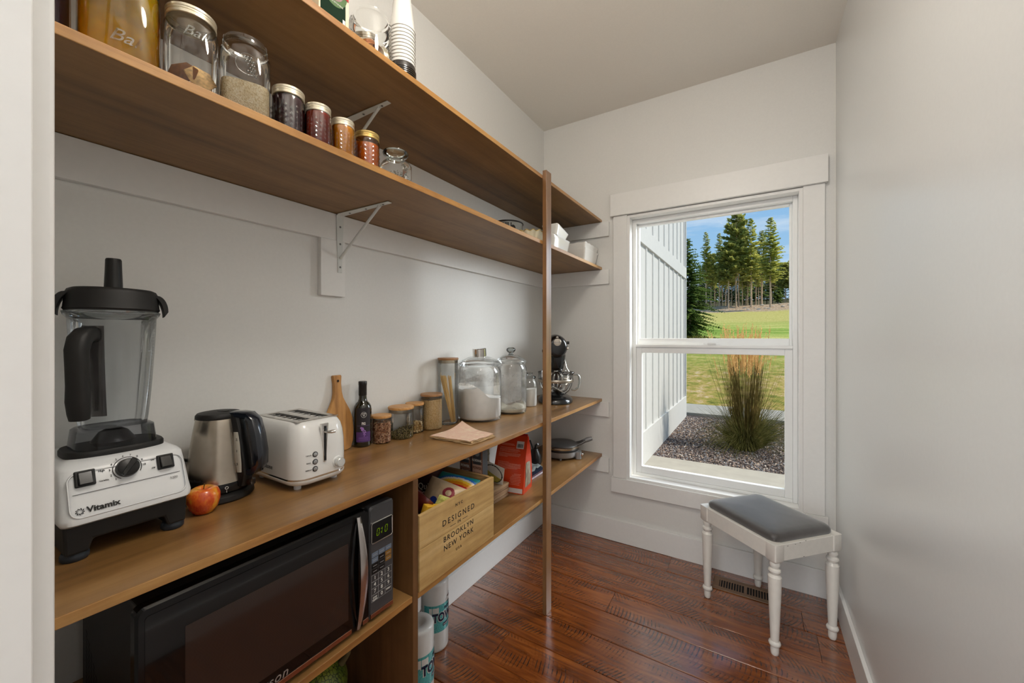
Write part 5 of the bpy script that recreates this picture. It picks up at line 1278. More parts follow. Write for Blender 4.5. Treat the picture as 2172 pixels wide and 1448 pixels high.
part(MB().tube([(.0, 0, .085), (.012, -.01, .115), (.03, -.015, .125)], .006, 8), 'lever', BLACK, t, smooth=60)
part(MB().tube([(-.01, 0, .085), (-.02, -.008, .12), (-.025, -.012, .14)], .005, 8), 'arm', BLACK, t, smooth=60)
# waffle maker
t = thing('waffle_maker', 'round grey waffle maker with raised handle at the end of the low shelf', 'waffle maker', (-1.045, 2.285, LS), math.atan2(.41, .91))
GM = plain('grey_metallic', (150, 150, 150), .32, .4, var=.05); DG = plain('dark_grey_lid', (86, 84, 82), .4, .3, var=.08, nscale=8)
part(MB().lathe([(.085, .008), (.100, .012), (.106, .022), (.108, .048)], 56), 'base', GM, t, smooth=50)
part(MB().lathe([(.1085, .0485), (.1095, .050), (.1095, .060), (.1085, .062)], 56), 'rubber_seam', BLACK, t, smooth=50)
lo = part(MB().lathe([(.109, .0625), (.110, .064), (.110, .076), (.106, .079)], 56), 'lid_band', BRUSHED, t, smooth=50)
part(MB().lathe([(.106, .0792), (.104, .083), (.094, .088), (.06, .0905), (.02, .0915)], 56), 'lid', DG, t, smooth=50)
for a in (.6, 2.5, 4.3):
    part(MB().lathe([(.007, 0), (.007, .010)], 14, (.085*math.cos(a-2.2), .085*math.sin(a-2.2), 0)), 'foot', GM, t, smooth=40)
for sg in (-1, 1):
    part(MB().tube([(.092, sg*.026, .080), (.120, sg*.024, .088), (.150, sg*.014, .104)], [.008, .008, .008], 10), 'handle_arm', DG, t, smooth=60)
part(MB().tube([(.138, 0, .099), (.165, 0, .110), (.192, 0, .118)], [.012, .015, .011], 14), 'handle', plain('grey_grip', (128, 128, 128), .4, .2), t, smooth=60)
hs = part(MB().rings([sellipse(.020, .030, z, 24, 3, .105, -.035) for z in (.004, .008, .040, .046)]), 'thermostat_housing', GM, t, smooth=50)
part(MB().lathe([(.012, 0), (.012, .010), (.010, .012)], 20, M=Matrix.Translation((.124, -.045, .026)) @ Matrix.Rotation(-.35, 4, 'Z') @ Matrix.Rotation(PI/2, 4, 'Y')), 'thermostat_knob', CHROME, hs, smooth=40)
text('A', .035, plain('lid_emboss', (104, 102, 100), .5), lo, loc=(0, 0, .0915), rot=(0, 0, -.5))

# ================================================================== microwave
t = thing('microwave', 'large black microwave oven with chrome door handle under the counter', 'microwave', (-.860, .226, .5385))
MW, MH = .540, .303
b = MB().box(-.345, .008, .010, -.022, MW-.006, MH-.002); bd_ = part(b, 'casing', plain('dark_grey_casing', (46, 43, 41), .45, var=.05), t, bev=.003)
for sx_ in (-.31, -.05):
    for sy_ in (.05, MW-.05): part(MB().lathe([(.012, 0), (.012, .0105)], 16, (sx_, sy_, 0)), 'foot', BLACK, t)
b = MB()
for c in range(6):
    for k in range(14):
        z = .140-.0105*k-.016*c; x = -.318+.0165*c
        if z < .03: continue
        b.add([(x, .0076, z+.009), (x+.010, .0076, z+.001), (x+.011, .0076, z-.003), (x+.001, .0076, z+.005)], [(0, 1, 2, 3)])
o = part(b, 'vent_slots', plain('vent_black', (4, 4, 4), .9), bd_); o['kind'] = 'stuff'
dy1 = .4575
dr = MB(); xo = .0
# door frame with rounded rim, tinted window panel recessed
def yz_rounded(y0, y1, z0, z1, r, x): return [(x, p[0], p[1]) for p in rbox((y1-y0)/2, (z1-z0)/2, 0, r, 6, (y0+y1)/2, (z0+z1)/2)]
dr.rings([yz_rounded(0, dy1, .006, MH, .014, -.022), yz_rounded(0, dy1, .006, MH, .014, -.004), yz_rounded(.004, dy1-.002, .010, MH-.004, .012, .0)])
door = part(dr, 'door', BLACK_GLOSS, t, smooth=35)
part(MB().rings([yz_rounded(.012, dy1-.050, .026, MH-.016, .006, x) for x in (.0002, .0010)]), 'glass_panel', plain('door_glass', (9, 7, 6), .07, coat=.25, coat_r=.02, spec=.4), door, smooth=35)
def mesh_mat():
    q = N('perforated_window'); v = q.tex('Object', (1, 1, 1)); sp = q.n('ShaderNodeSeparateXYZ'); q.l(v, sp.inputs[0])
    a = q.math('SINE', q.math('MULTIPLY', sp.outputs[1], 2*PI/.0022)); c = q.math('SINE', q.math('MULTIPLY', sp.outputs[2], 2*PI/.0022))
    m_ = q.ramp(q.math('MULTIPLY', a, c), [(.25, (0, 0, 0, 1)), (.5, (1, 1, 1, 1))])
    return q.bsdf(q.mix(m_, srgb(46, 33, 28), srgb(60, 46, 38)), .10, coat=.3, coat_r=.02, spec=.4)
part(MB().box(.0008, .066, .050, .0016, .395, .240), 'window', mesh_mat(), door, bev=0)
part(MB().box(-.002, .012, .011, .0022, .404, .0225), 'chrome_strip', plain('chrome_floor_reflection', (190, 150, 130), .15, 1), door, bev=.0008)  # rosy reflection of the floor is put into the metal colour
part(MB().box(-.002, .437, .011, .0022, .4545, .0225), 'chrome_strip', bpy.data.materials['chrome_floor_reflection'], door, bev=.0008)
text('emerson', .027, plain('silver_logo', (176, 170, 166), .3, .6), door, loc=(.0022, .194, .0330), rot=(PI/2, 0, PI/2), shear=.25, spacing=1.1)
# handle: dark recess and curved chrome bar
rc = MB(); pts = []
for k in range(13):
    u = k/12; z = .022+.272*u; w = .024*math.sin(PI*u)**.8+.002; pts.append((z, w))
rc.rings([[(.0004, .424-w*.9, z), (.0004, .424+.004, z), (.0030, .424+.004, z), (.0030, .424-w*.6, z)] for z, w in pts])
part(rc, 'handle_recess', BLACK_GLOSS, door, smooth=50)
hb = MB(); rs = []
for k in range(21):
    u = k/20; z = .014+.282*u; x = .003+.019*math.sin(PI*u)**.9; w = .0055+.0055*math.sin(PI*u); yc = .421+.003*math.sin(PI*u)
    rs.append([(x+.004, yc-w, z), (x+.007, yc, z), (x+.003, yc+w, z), (x-.003, yc+w*.8, z), (x-.003, yc-w*.8, z)])
hb.rings(rs); part(hb, 'handle', plain('handle_chrome', (206, 202, 198), .16, 1), door, smooth=50)
# control panel
pn = MB(); pn.rings([yz_rounded(dy1+.002, MW, .006, MH, .008, -.022), yz_rounded(dy1+.002, MW, .006, MH, .008, -.004), yz_rounded(dy1+.005, MW-.003, .010, MH-.004, .007, .0)])
pa = part(pn, 'control_panel', plain('panel_grey', (64, 64, 66), .3, coat=.3), t, smooth=35)
part(MB().box(-.002, dy1+.004, .011, .0022, MW-.004, .0225), 'chrome_strip', bpy.data.materials['chrome_floor_reflection'], pa, bev=.0008)
py0 = .4635
dfm = MB().tube([(.0014, y, z) for (_, y, z) in yz_rounded(py0, py0+.070, .206, .260, .006, 0)+[yz_rounded(py0, py0+.070, .206, .260, .006, 0)[0]]], .0018, 6)
ds = part(MB().box(.0002, py0+.001, .207, .0012, py0+.069, .259), 'display', plain('display_black', (8, 8, 9), .15), pa)
part(dfm, 'display_frame', CHROME, pa, smooth=60)
ledm = N('led_green'); e_ = ledm.n('ShaderNodeEmission', Strength=.42); e_.inputs[0].default_value = srgb(150, 190, 10); ledm.l(e_.outputs[0], ledm.out.inputs[0])
def seg7(b, ch, y, z, w, h):
    S = {'0': 'abcdef', '1': 'bc'}[ch]; k = .0014; sl = .14
    P = {'a': (0, 1, 1, 1), 'b': (1, .5, 1, 1), 'c': (1, 0, 1, .5), 'd': (0, 0, 1, 0), 'e': (0, 0, 0, .5), 'f': (0, .5, 0, 1)}
    for c in S:
        y0, z0, y1, z1 = P[c]; a = (y+y0*w+z0*h*sl, z+z0*h); d = (y+y1*w+z1*h*sl, z+z1*h)
        if y0 == y1: g = (d[0]-a[0])*.1, (d[1]-a[1])*.1; b.add([(.0016, a[0]+g[0]-k/2, a[1]+g[1]), (.0016, a[0]+g[0]+k/2, a[1]+g[1]), (.0016, d[0]-g[0]+k/2, d[1]-g[1]), (.0016, d[0]-g[0]-k/2, d[1]-g[1])], [(0, 1, 2, 3)])
        else: b.add([(.0016, a[0]+.0008, a[1]-k/2), (.0016, d[0]-.0008, a[1]-k/2), (.0016, d[0]-.0008, a[1]+k/2), (.0016, a[0]+.0008, a[1]+k/2)], [(0, 1, 2, 3)])
b = MB(); seg7(b, '0', py0+.017, .222, .0075, .0175); seg7(b, '1', py0+.026, .222, .0075, .0175); seg7(b, '0', py0+.044, .222, .0075, .0175)
for z in (.226, .235): b.box(.0014, py0+.0300+z*.14-.031, z, .0017, py0+.0313+z*.14-.031, z+.0014)
o = part(b, 'clock_digits', ledm.mat, ds); o['kind'] = 'stuff'
KBL = plain('key_blue_grey', (104, 116, 132), .4); KBK = plain('key_black', (16, 15, 15), .4); KAM = plain('key_amber', (136, 98, 40), .4)
cw = .0225; x0 = .0002
for r in range(4):
    for c in range(3):
        z1 = .181-.0145*r; y = py0+.001+cw*c; mt = KBL if (r == 0 or (r == 1 and c == 0)) else (KAM if c == 2 else KBK)
        if r == 3 and c == 2: continue
        part(MB().box(x0, y+.001, z1-.0125, x0+.0008, y+cw-.001, z1), 'key', mt, pa, bev=.0003)
        part(MB().box(x0+.0008, y+.005, z1-.0072, x0+.0010, y+cw-.005, z1-.0058), 'key_print', GREYINK, pa)
ln = MB()
def outline(y0, y1, z0, z1, w=.0005):
    for a in ((y0, z0, y1, z0+w), (y0, z1-w, y1, z1), (y0, z0, y0+w, z1), (y1-w, z0, y1, z1)): ln.box(.0002, a[0], a[1], .0007, a[2], a[3])
digs = (('1', '2', '3'), ('4', '5', '6'), ('7', '8', '9'), ('', '0', ''))
for r in range(4):
    for c in range(3):
        y = py0+.001+cw*c; z = .122-.0175*r
        outline(y, y+cw, z-.0175, z)
        if digs[r][c]: text(digs[r][c], .0135, WHITEINK, pa, loc=(.0007, y+cw/2, z-.0088), rot=(PI/2, 0, PI/2))
o = part(ln, 'key_outlines', GREYINK, pa); o['kind'] = 'stuff'
for s_, c, z in (('STOP', 0, .0635), ('CLEAR', 0, .0575), ('START', 2, .0635)): text(s_, .0055, WHITEINK, pa, loc=(.0007, py0+.001+cw*(c+.5), z-.002), rot=(PI/2, 0, PI/2), bold=.0001)

# ---- squashes under the microwave shelf
def gourd_mat():
    q = N('mottled_green_rind'); vo = q.n('ShaderNodeTexVoronoi', Scale=120.0); vo.feature = 'DISTANCE_TO_EDGE'; q.l(q.tex('Object', (1, 1, .45)), vo.inputs['Vector'])
    n_ = q.noise(q.tex('Object'), 9, 4); c = q.ramp(n_, [(.35, srgb(70, 96, 34)), (.6, srgb(128, 138, 48)), (.75, srgb(170, 160, 60))])
    return q.bsdf(q.mix(q.ramp(vo.outputs['Distance'], [(.02, (1, 1, 1, 1)), (.10, (0, 0, 0, 1))]), c, srgb(26, 40, 18)), .35, coat=.3)
t = thing('pumpkin', 'dull red ribbed pumpkin on the floor under the microwave shelf', 'pumpkin', (-1.055, .640, 0))
b = MB(); rs = []
for k in range(15):
    th = -PI/2+PI*k/14; ring = []
    for i in range(64):
        a = 2*PI*i/64; rib = 1-.055*abs(math.sin(a*5.5))**.5*0-.05*(1-abs(math.cos(a*5)))
        q = max(math.cos(th), .03); ring.append((.160*q**.8*rib*math.cos(a), .160*q**.8*rib*math.sin(a), .128+.127*math.sin(th)*(1-.12*(1-q))))
    rs.append(ring)
b.rings(rs); part(b, 'rind', plain('red_orange_rind', (150, 52, 26), .45, coat=.2, var=.2, nscale=9), t, smooth=80)
t = thing('squash', 'mottled green squash resting on the red pumpkin under the microwave', 'squash', (-1.045, .640, .250))
part(MB().ball((0, 0, .082), (.100, .088, .082), n=40, m=20), 'rind', gourd_mat(), t, smooth=80)
part(MB().tube([(.06, .05, .13), (.075, .06, .155), (.072, .066, .172)], [.010, .007, .008], 10), 'stem', plain('dry_stem', (96, 84, 50), .8), t, smooth=60)

# ---- paper towel rolls
TEAL = N('teal_wrapper'); v = TEAL.tex('Object'); wv_ = TEAL.n('ShaderNodeTexVoronoi', Scale=26.0); TEAL.l(v, wv_.inputs['Vector'])
TEALM = TEAL.bsdf(TEAL.ramp(TEAL.math('SINE', TEAL.math('MULTIPLY', wv_.outputs['Distance'], 34)), [(.3, srgb(86, 176, 176)), (.75, srgb(88, 178, 178)), (.92, srgb(56, 136, 142))]), .3, coat=.4)
WRAP = plain('white_wrapper', (224, 224, 220), .3, coat=.3, var=.03, nscale=22, bs=.15); NAVY = plain('navy_print', (24, 30, 60), .4); BRN = plain('dark_brown_print', (62, 30, 26), .4)
def towel(label, x, y, rz):
    t = thing('paper_towel_roll', label, 'paper towels', (x, y, 0), rz, 'wrapped paper towel rolls on the floor')
    r = .0590
    part(MB().lathe([(.030, .001), (.050, 0), (.057, .004), (r, .012), (r, .268), (.057, .276), (.046, .281), (.026, .279), (.020, .270)], 48), 'roll', WRAP, t, smooth=60)
    patch(r, -PI/2-1.5, -PI/2+1.5, .085, .195, TEALM, t, 'teal_label', .0004, 40)
    patch(r, -PI/2+.30, -PI/2+1.3, .188, .216, BRN, t, 'brown_label', .0007, 20)
    text('KIRKLAND', .017, WHITEINK, t, cyl=(r+.0006, -PI/2+.80, .202), bold=.0005)
    text('PREMIUM', .017, NAVY, t, cyl=(r+.0006, -PI/2+.42, .174), sxx=.8)
    text('TOWELS', .047, WHITEINK, t, cyl=(r+.0002, -PI/2+.33, .143), bold=.0042, sxx=.8)
    text('TOWELS', .047, NAVY, t, cyl=(r+.0012, -PI/2+.33, .143), bold=.0016, sxx=.8)
    patch(r, -PI/2-.15, -PI/2+.95, .103, .116, NAVY, t, 'navy_banner', .0008, 20)
    text('Strong & Absorbent', .0075, WHITEINK, t, cyl=(r+.001, -PI/2+.40, .1095))
    ln_ = MB()
    for zz in (.166, .174, .182): ln_.box(0, 0, 0, 0, 0, 0) if False else None
    patch(r, -PI/2-1.12, -PI/2-.92, .158, .186, WHITEINK, t, 'info_box', .0008, 5); patch(r, -PI/2-.88, -PI/2-.45, .164, .186, WHITEINK, t, 'info_box', .0008, 8)
    return t
towel('paper towel roll standing farthest right below the low shelf', -1.152, 1.244, face_cam(-1.152, 1.244)+.78)
towel('paper towel roll behind the front one, half hidden by the divider panel', -1.175, 1.108, face_cam(-1.175, 1.108)+.55)
towel('front paper towel roll at the bottom beside the divider panel', -1.022, 1.016, face_cam(-1.022, 1.016)+1.15)

# ================================================================== second shelf
S2 = 1.7375
def mason(name, label, x, y, r, h, fillmat=None, level=.9, lidmat=LIDTIN, rz=0, square=False, glassm=None, lid=True, pat=False, emboss=None, neck=.86, sh=.80):
    t = thing(name, label, 'jar', (x, y, S2), rz)
    prof = [(r*.86, .001), (r*.96, .003), (r, r*.16), (r, h*sh), (r*.975, h*(sh+.035)), (r*(neck+.04), h*(sh+.075)), (r*neck, h*(sh+.09)), (r*neck, h*.985)]
    def ringsof(pr, sc=1):
        if square: return [sellipse(q*sc, q*sc, z, 56, 2+1.9*max(0, min(1, (h*(sh+.05)-z)/(h*.12)))) for q, z in pr]
        return None
    gm = glassm or GLASS
    if square: part(MB().rings(ringsof(prof), cap1=False), 'glass', gm, t, smooth=50)
    else: part(MB().lathe(prof, 48, cap1=False), 'glass', gm, t, smooth=50)
    if fillmat:
        top = h*level; pr = [(r*.84, .004), (r*.93, .007), (r*.955, r*.2)]
        for q, z in prof[3:]:
            if z < top: pr.append((q*.955, z))
        last = pr[-1][0]; pr.append((last if top <= h*sh else min(last, r*neck*.95), top)); pr.append((.001, top))
        o = (MB().rings(ringsof(pr[:-1])) if square else MB().lathe(pr, 48)).build('contents', fillmat, None, smooth=50, loc=(x, y, S2)); o.rotation_euler = (0, 0, rz)
    if lid:
        rl_ = r*neck*1.06
        bn = MB(); n = 96; hh_ = h*.985; rs = []
        for z, q in ((hh_-.0135, 1.0), (hh_-.0125, 1.035), (hh_-.0095, 1.035), (hh_-.009, 1.0), (hh_-.006, 1.0), (hh_-.0055, 1.03), (hh_-.003, 1.03), (hh_-.0025, 1.0)):
            rs.append([(rl_*q*math.cos(2*PI*i/n), rl_*q*math.sin(2*PI*i/n), z) for i in range(n)])
        for z, q, kn in ((hh_-.001, 1.03, .007), (hh_+.003, 1.03, .007), (hh_+.0045, .985, 0), (hh_+.0045, .84, 0), (hh_+.0035, .82, 0)):
            rs.append([(rl_*(q+kn*(i % 2))*math.cos(2*PI*i/n), rl_*(q+kn*(i % 2))*math.sin(2*PI*i/n), z) for i in range(n)])
        bnd = part(bn.rings(rs, cap0=False, cap1=True), 'lid_band', lidmat, t, smooth=35)
    else:
        part(MB().lathe([(r*neck, h*.90), (r*neck*1.04, h*.905), (r*neck*1.0, h*.915), (r*neck*1.0, h*.94), (r*neck*1.04, h*.945), (r*neck, h*.955), (r*neck*1.02, h*.99), (r*neck*.98, h)], 48, cap0=False, cap1=False), 'glass_threads', thin_glass('thread_glass', (.88, .91, .9), 1.4, (.4, .46, .45), .02), t, smooth=50)
    return t
JAMG = thin_glass('jar_glass_jam', (1, 1, 1), 1.3, (.8, .8, .8), .02)
def jam(label, x, y, r, h, rgb, level=.86, lidmat=LIDTIN, trans=.12):
    m_ = filled('jam_'+str(len(bpy.data.materials)), rgb, trans)
    t = mason('jam_jar', label, x, y, r, h, m_, level, lidmat, face_cam(x, y), neck=.90, sh=.80, glassm=JAMG)
    # embossed quilted pattern
    b = MB(); n = 18
    for i in range(n):
        a = 2*PI*i/n
        for k in range(5):
            z = h*(.16+.105*k)+(.05*h if i % 2 else 0)
            p = [((r+.0004)*math.cos(a+d), (r+.0004)*math.sin(a+d), z+e_) for d, e_ in ((0, h*.045), (.11, 0), (0, -h*.045), (-.11, 0))]
            c = ((r+.0016)*math.cos(a), (r+.0016)*math.sin(a), z); b.add(p+[c], [(0, 4, 1), (1, 4, 2), (2, 4, 3), (3, 4, 0)])
    o = part(b, 'quilted_pattern', JAMG, t); o['kind'] = 'stuff'
    return t
def name_contents(nm, label, cat='food'):
    for o in list(bpy.data.objects):
        if o.name.split('.')[0] == 'contents' and 'label' not in o: o.name = nm; tag(o, label, cat, kind='stuff')
mason('mason_jar', 'dark red preserve jar cut off by the left edge of the view', -.950, .1265, .0445, .17, filled('purple_red_preserve', (60, 22, 34), .05), .85, LIDTIN, .3); name_contents('preserve', 'dark red preserve in the leftmost jar')
mason('mason_jar', 'large square shouldered jar of amber oil at the left', -.958, .2325, .0530, .200, filled('amber_oil', (252, 214, 40), .72, .03), .84, LIDTIN, face_cam(-.958, .2325), square=True); name_contents('amber_oil', 'amber oil in the large square jar')
mason('mason_jar', 'tall glass jar with a tin lid holding crackers', -.926, .3250, .0416, .166, None, .8, LIDTIN, face_cam(-.926, .325), square=True)
mason('mason_jar', 'open glass jar without lid, half full of pale grain', -.908, .4115, .0440, .163, grain('pale_grain', ((224, 200, 156), (242, 224, 188), (252, 240, 216)), 420), .40, None, face_cam(-.908, .4115), square=True, lid=False); name_contents('pale_grain', 'pale grain in the open glass jar')
jam('jar of dark purple jam with pale lid, largest of the jam jars', -.921, .508, .0340, .1155, (78, 40, 52), trans=.05); name_contents('jam', 'dark purple jam in the largest jam jar')
jam('jar of dark red jam with quilted glass, second jam jar', -.892, .5630, .0283, .0968, (160, 48, 26)); name_contents('jam', 'dark red jam in the second jam jar')
jam('jar of bright orange jam, third jam jar', -.893, .6300, .0275, .094, (255, 176, 30), .88); name_contents('jam', 'bright orange jam in the third jam jar')
jam('jar of rust orange jam with a gold lid, fourth jam jar', -.922, .7265, .0325, .1108, (250, 136, 30), .74, LIDGOLD); name_contents('jam', 'rust orange jam in the gold lidded jar')
# embossed lettering on the big jars
for (x, y, r, s_, z, sz) in ((-.958, .2325, .053, 'Ball', .055, .030), (-.926, .3250, .0416, 'Ball', .115, .026)):
    tt = thing('embossing', 'x', 'x') if False else None
    for o in bpy.data.objects:
        if o.name.startswith('mason_jar') and abs(o.location.x-x) < 1e-4 and abs(o.location.y-y) < 1e-4:
            text(s_, sz, thin_glass('emboss_glass', (.86, .88, .86), 2.6, (.5, .5, .48), .05) if 'emboss_glass' not in bpy.data.materials else bpy.data.materials['emboss_glass'], o, 'embossed_lettering', cyl=(r*1.03, -PI/2+.12, z), ext=.0010, shear=.4, bold=0)
eg = bpy.data.materials['emboss_glass']
for o in list(bpy.data.objects):
    if o.name.startswith('mason_jar') and abs(o.location.x+.908) < 1e-4:   # raised grape cluster inside a ring
        b = MB(); R0 = .0446; a0 = -PI/2+.1
        b.tube([(R0*math.cos(a0+.48*math.cos(q)), R0*math.sin(a0+.48*math.cos(q)), .098+.021*math.sin(q)) for q in [2*PI*k/30 for k in range(31)]], .0009, 5)
        part(b, 'embossed_ring', eg, o, smooth=60); b = MB()
        for k in range(16):
            rw = int((k*2)**.5); a = a0+.09*((k % 4)-1.5)+.03*rw; z = .112-.007*(k//3)
            b.ball((R0*math.cos(a), R0*math.sin(a), z), .0026, n=8, m=5)
        e_ = part(b, 'embossed_fruit', eg, o, smooth=60); e_['kind'] = 'stuff'
# crackers in the third jar
CRK = plain('seeded_cracker', (206, 168, 112), .8, var=.3, nscale=160); CRD = plain('dark_cracker', (120, 76, 40), .8, var=.25, nscale=120)
for k, (dx, dy, dz, rx, ry, rz_, mt, lb) in enumerate(((.018, .008, .026, 1.2, .15, face_cam(-.926, .325)+.2, CRK, 'seeded cracker leaning at the right inside the lidded jar'), (.004, -.015, .030, 1.2, -.4, face_cam(-.926, .325)-.3, CRD, 'dark brown cracker leaning at the left inside the lidded jar'), (-.010, .006, .016, .25, .2, .8, CRD, 'dark cracker lying low inside the lidded jar'), (.006, -.001, .008, .1, .05, .2, CRK, 'seeded cracker flat on the bottom of the lidded jar'))):
    hx = [(.026*math.cos(PI/3*i), .026*math.sin(PI/3*i)) for i in range(6)]
    o = MB().prism(hx, -.0016, .0016).build('cracker', mt, None, bev=.0008, loc=(-.926+dx, .325+dy, S2+dz+(.022 if k < 2 else .010*(2-k)+.016))); o.rotation_euler = (rx, ry, rz_); tag(o, lb, 'cracker', 'crackers in the lidded jar')
# spice jar with flared glass stopper
t = thing('spice_jar', 'small squat glass jar with flared glass lid and dried herbs', 'jar', (-.8960, .8050, S2), face_cam(-.896, .805)+.5)
part(MB().rings([sellipse(a, a, z, 48, p) for a, z, p in ((.033, .001, 4), (.038, .004, 4), (.039, .012, 4.2), (.039, .048, 4.0), (.035, .058, 3.2), (.026, .065, 2.2), (.024, .068, 2), (.0245, .074, 2))], cap1=False), 'glass', GLASS, t, smooth=50)
part(MB().lathe([(.021, .068), (.023, .074), (.033, .079), (.0365, .084), (.0355, .089), (.028, .092), (.01, .093)], 40), 'lid', thin_glass('stopper_glass', (.82, .87, .86), 1.5, (.36, .46, .46), .02), t, smooth=50)
r = random.Random(8); b = MB()
for k in range(420):
    a = r.uniform(0, 6.28); q = r.random()**.5*.033; x, y = q*math.cos(a), q*math.sin(a); z = .004+.032*r.random()*(1-.4*q/.033); l_ = r.uniform(.003, .008); d = Vector((r.uniform(-1, 1), r.uniform(-1, 1), r.uniform(-.4, .6))).normalized()*l_
    b.add([(x, y, z), (x+d.x, y+d.y, z+abs(d.z)), (x+d.x*.5+.0014, y+d.y*.5+.0014, z+d.z*.5+.0008)], [(0, 1, 2)])
pile('dried_herbs', 'dark dried herbs at the bottom of the small spice jar', (-.8960, .8050, S2), b, plain('dry_herb', (84, 78, 56), .9, var=.3))
# enamel pan
t = thing('enamel_pan', 'grey enamel pan with black rim and dark lettering on the second shelf', 'pan', (-1.123, 1.776, S2), face_cam(-1.05, 1.66)); t.scale = (1.07, 1.07, 1.36)
part(MB().lathe([(.062, .001), (.068, .004), (.073, .06), (.076, .107), (.074, .107), (.066, .008), (.01, .006)], 56), 'bowl', plain('grey_enamel', (150, 152, 148), .25, coat=.5), t, smooth=50)
part(MB().tube([(.0765*math.cos(2*PI*k/48), .0765*math.sin(2*PI*k/48), .108) for k in range(49)], .0028, 8), 'rim', BLACK, t, smooth=60)
text('CHILI', .026, INK, t, cyl=(.0755, -PI/2-.15, .090), bold=.0010)
part(MB().lathe([(.013, 0), (.013, .0006)], 24, M=Matrix.Rotation(-PI/2+.36, 4, 'Z') @ Matrix.Translation((.0752, 0, .080)) @ Matrix.Rotation(PI/2, 4, 'Y')), 'dot', INK, t)
# scalloped dish
def scallop(name, label, x, y, r0, r1, h, amp, n, mat, lab2=None, th=.003):
    t = thing(name, label, 'dish', (x, y, S2)); b = MB(); M_ = 96; rs = []
    for q, z, k in ((r0*.8, .001, 0), (r0, .004, .2), ((r0+r1)/2, h*.5, .6), (r1, h, 1), (r1-.002, h+.0008, 1), ((r0+r1)/2-th, h*.5, .6), (r0-th, .006, .2)):
        rs.append([(q*(1+amp*k*math.cos(n*2*PI*i/M_))*math.cos(2*PI*i/M_), q*(1+amp*k*math.cos(n*2*PI*i/M_))*math.sin(2*PI*i/M_), z+(.003*k*math.cos(n*2*PI*i/M_) if k == 1 else 0)) for i in range(M_)])
    part(b.rings(rs), 'dish_body', mat, t, smooth=60); return t, r1, h
t, r1, h = scallop('scalloped_dish', 'cream dish with a wavy gilded rim behind the wooden post', -.935, 1.690, .045, .072, .054, .05, 14, plain('cream_ceramic', (222, 216, 190), .2, coat=.5))
part(MB().tube([(r1*(1+.05*math.cos(14*a))*math.cos(a), r1*(1+.05*math.cos(14*a))*math.sin(a), h+.003*math.cos(14*a)+.001) for a in [2*PI*k/140 for k in range(141)]], .0019, 6), 'gilded_rim', plain('gilding', (196, 170, 96), .3, .5), t, smooth=60)
# fluted baker with a smaller dish on top
def boxdish(t, nm, hx, hy, z0, z1, fl=.90, r=.012, amp=.0, wav=.0, nfl=60, mat=CERAMIC, th=.004, M=None):
    rs = []; n = 6
    for q, z, inner, k in ((fl, z0, 0, 0), (fl+.01, z0+.004, 0, 1), (1, z1-.012, 0, 1), (1.06, z1-.002, 0, 0), (1.06, z1, 0, 2), (1.0, z1-.001, th, 2), (.985, z1-.014, th, 0), (fl, z0+.007, th, 0)):
        pts = rbox(hx*q-inner, hy*q-inner, z, r, n); o_ = []
        # resample perimeter
        P = pts+[pts[0]]; L = [0]
        for a, c in zip(P, P[1:]): L.append(L[-1]+math.dist(a, c))
        N_ = nfl*2
        for i in range(N_):
            d = L[-1]*i/N_; j = max(q2 for q2 in range(len(L)) if L[q2] <= d); j = min(j, len(P)-2); u = (d-L[j])/(L[j+1]-L[j] or 1)
            x, y = P[j][0]+(P[j+1][0]-P[j][0])*u, P[j][1]+(P[j+1][1]-P[j][1])*u
            s_ = 1+(amp*(1 if i % 2 else -1) if k == 1 else 0); zz = z+(wav*math.sin(i/N_*2*PI*14) if k == 2 or q > 1.04 else 0)
            o_.append((x*s_, y*s_, zz))
        rs.append(o_)
    return part(MB().rings(rs, M=M), nm, mat, t, smooth=50)
t = thing('fluted_baker', 'fluted white baking dish just right of the wooden post', 'dish', (-.928, 1.905, S2), .0)
boxdish(t, 'dish_body', .060, .108, 0, .070, .88, .02, .022, 0, 44)
t = thing('sauce_dish', 'small smooth white dish tilted on top of the fluted one', 'dish', (-.925, 1.935, S2+.068), .0)
boxdish(t, 'dish_body', .045, .070, .010, .062, .80, .01, 0, .0, 30, M=Matrix.Rotation(-.22, 4, 'X'))
for k in range(2):
    t = thing('loaf_dish', ('lower white loaf dish with a wavy rim at the far end of the second shelf', 'upper white loaf dish nested in the lower one, wavy rim')[k], 'dish', (-.950, 2.352, S2+.034*k+.0005), 0, 'nested white loaf dishes')
    boxdish(t, 'dish_body', .082, .112, 0, .084, .86, .010, 0, .0018, 60, mat=CERAMIC, th=.004)

# ================================================================== top shelf
S1 = 2.042
t = thing('rice_box', 'dark green rice box with a red banner on the top shelf', 'box', (-.862, .545, S1))
part(MB().box(-.05, 0, 0, 0, .080, .19), 'carton', plain('cream_card', (222, 206, 176), .5), t, bev=.001)
part(MB().box(0, .004, .002, .0006, .070, .19), 'green_print', plain('dark_green_print', (30, 48, 36), .9, spec=.08), t)
part(MB().rings([[(x, .040+.034*math.cos(a), .082+.040*math.sin(a)) for a in [2*PI*k/32 for k in range(32)]] for x in (.0006, .0010)]), 'oval_badge', plain('leaf_green', (74, 104, 58), .4), t)
part(MB().rings([[(x, .040+.025*math.cos(a), .086+.030*math.sin(a)) for a in [2*PI*k/32 for k in range(32)]] for x in (.0010, .0013)]), 'landscape', plain('mauve_tan', (136, 112, 110), .4, var=.3, nscale=80), t)
part(MB().rings([[(x, .004, .086), (x, .078, .076), (x, .076, .103), (x, .004, .112)] for x in (.0013, .0018)]), 'red_banner', plain('banner_red', (160, 30, 32), .4), t)
text('ARBORIO', .017, WHITEINK, t, loc=(.0019, .040, .094), rot=(PI/2-.0, -.12, PI/2), bold=.0003, sxx=.85)
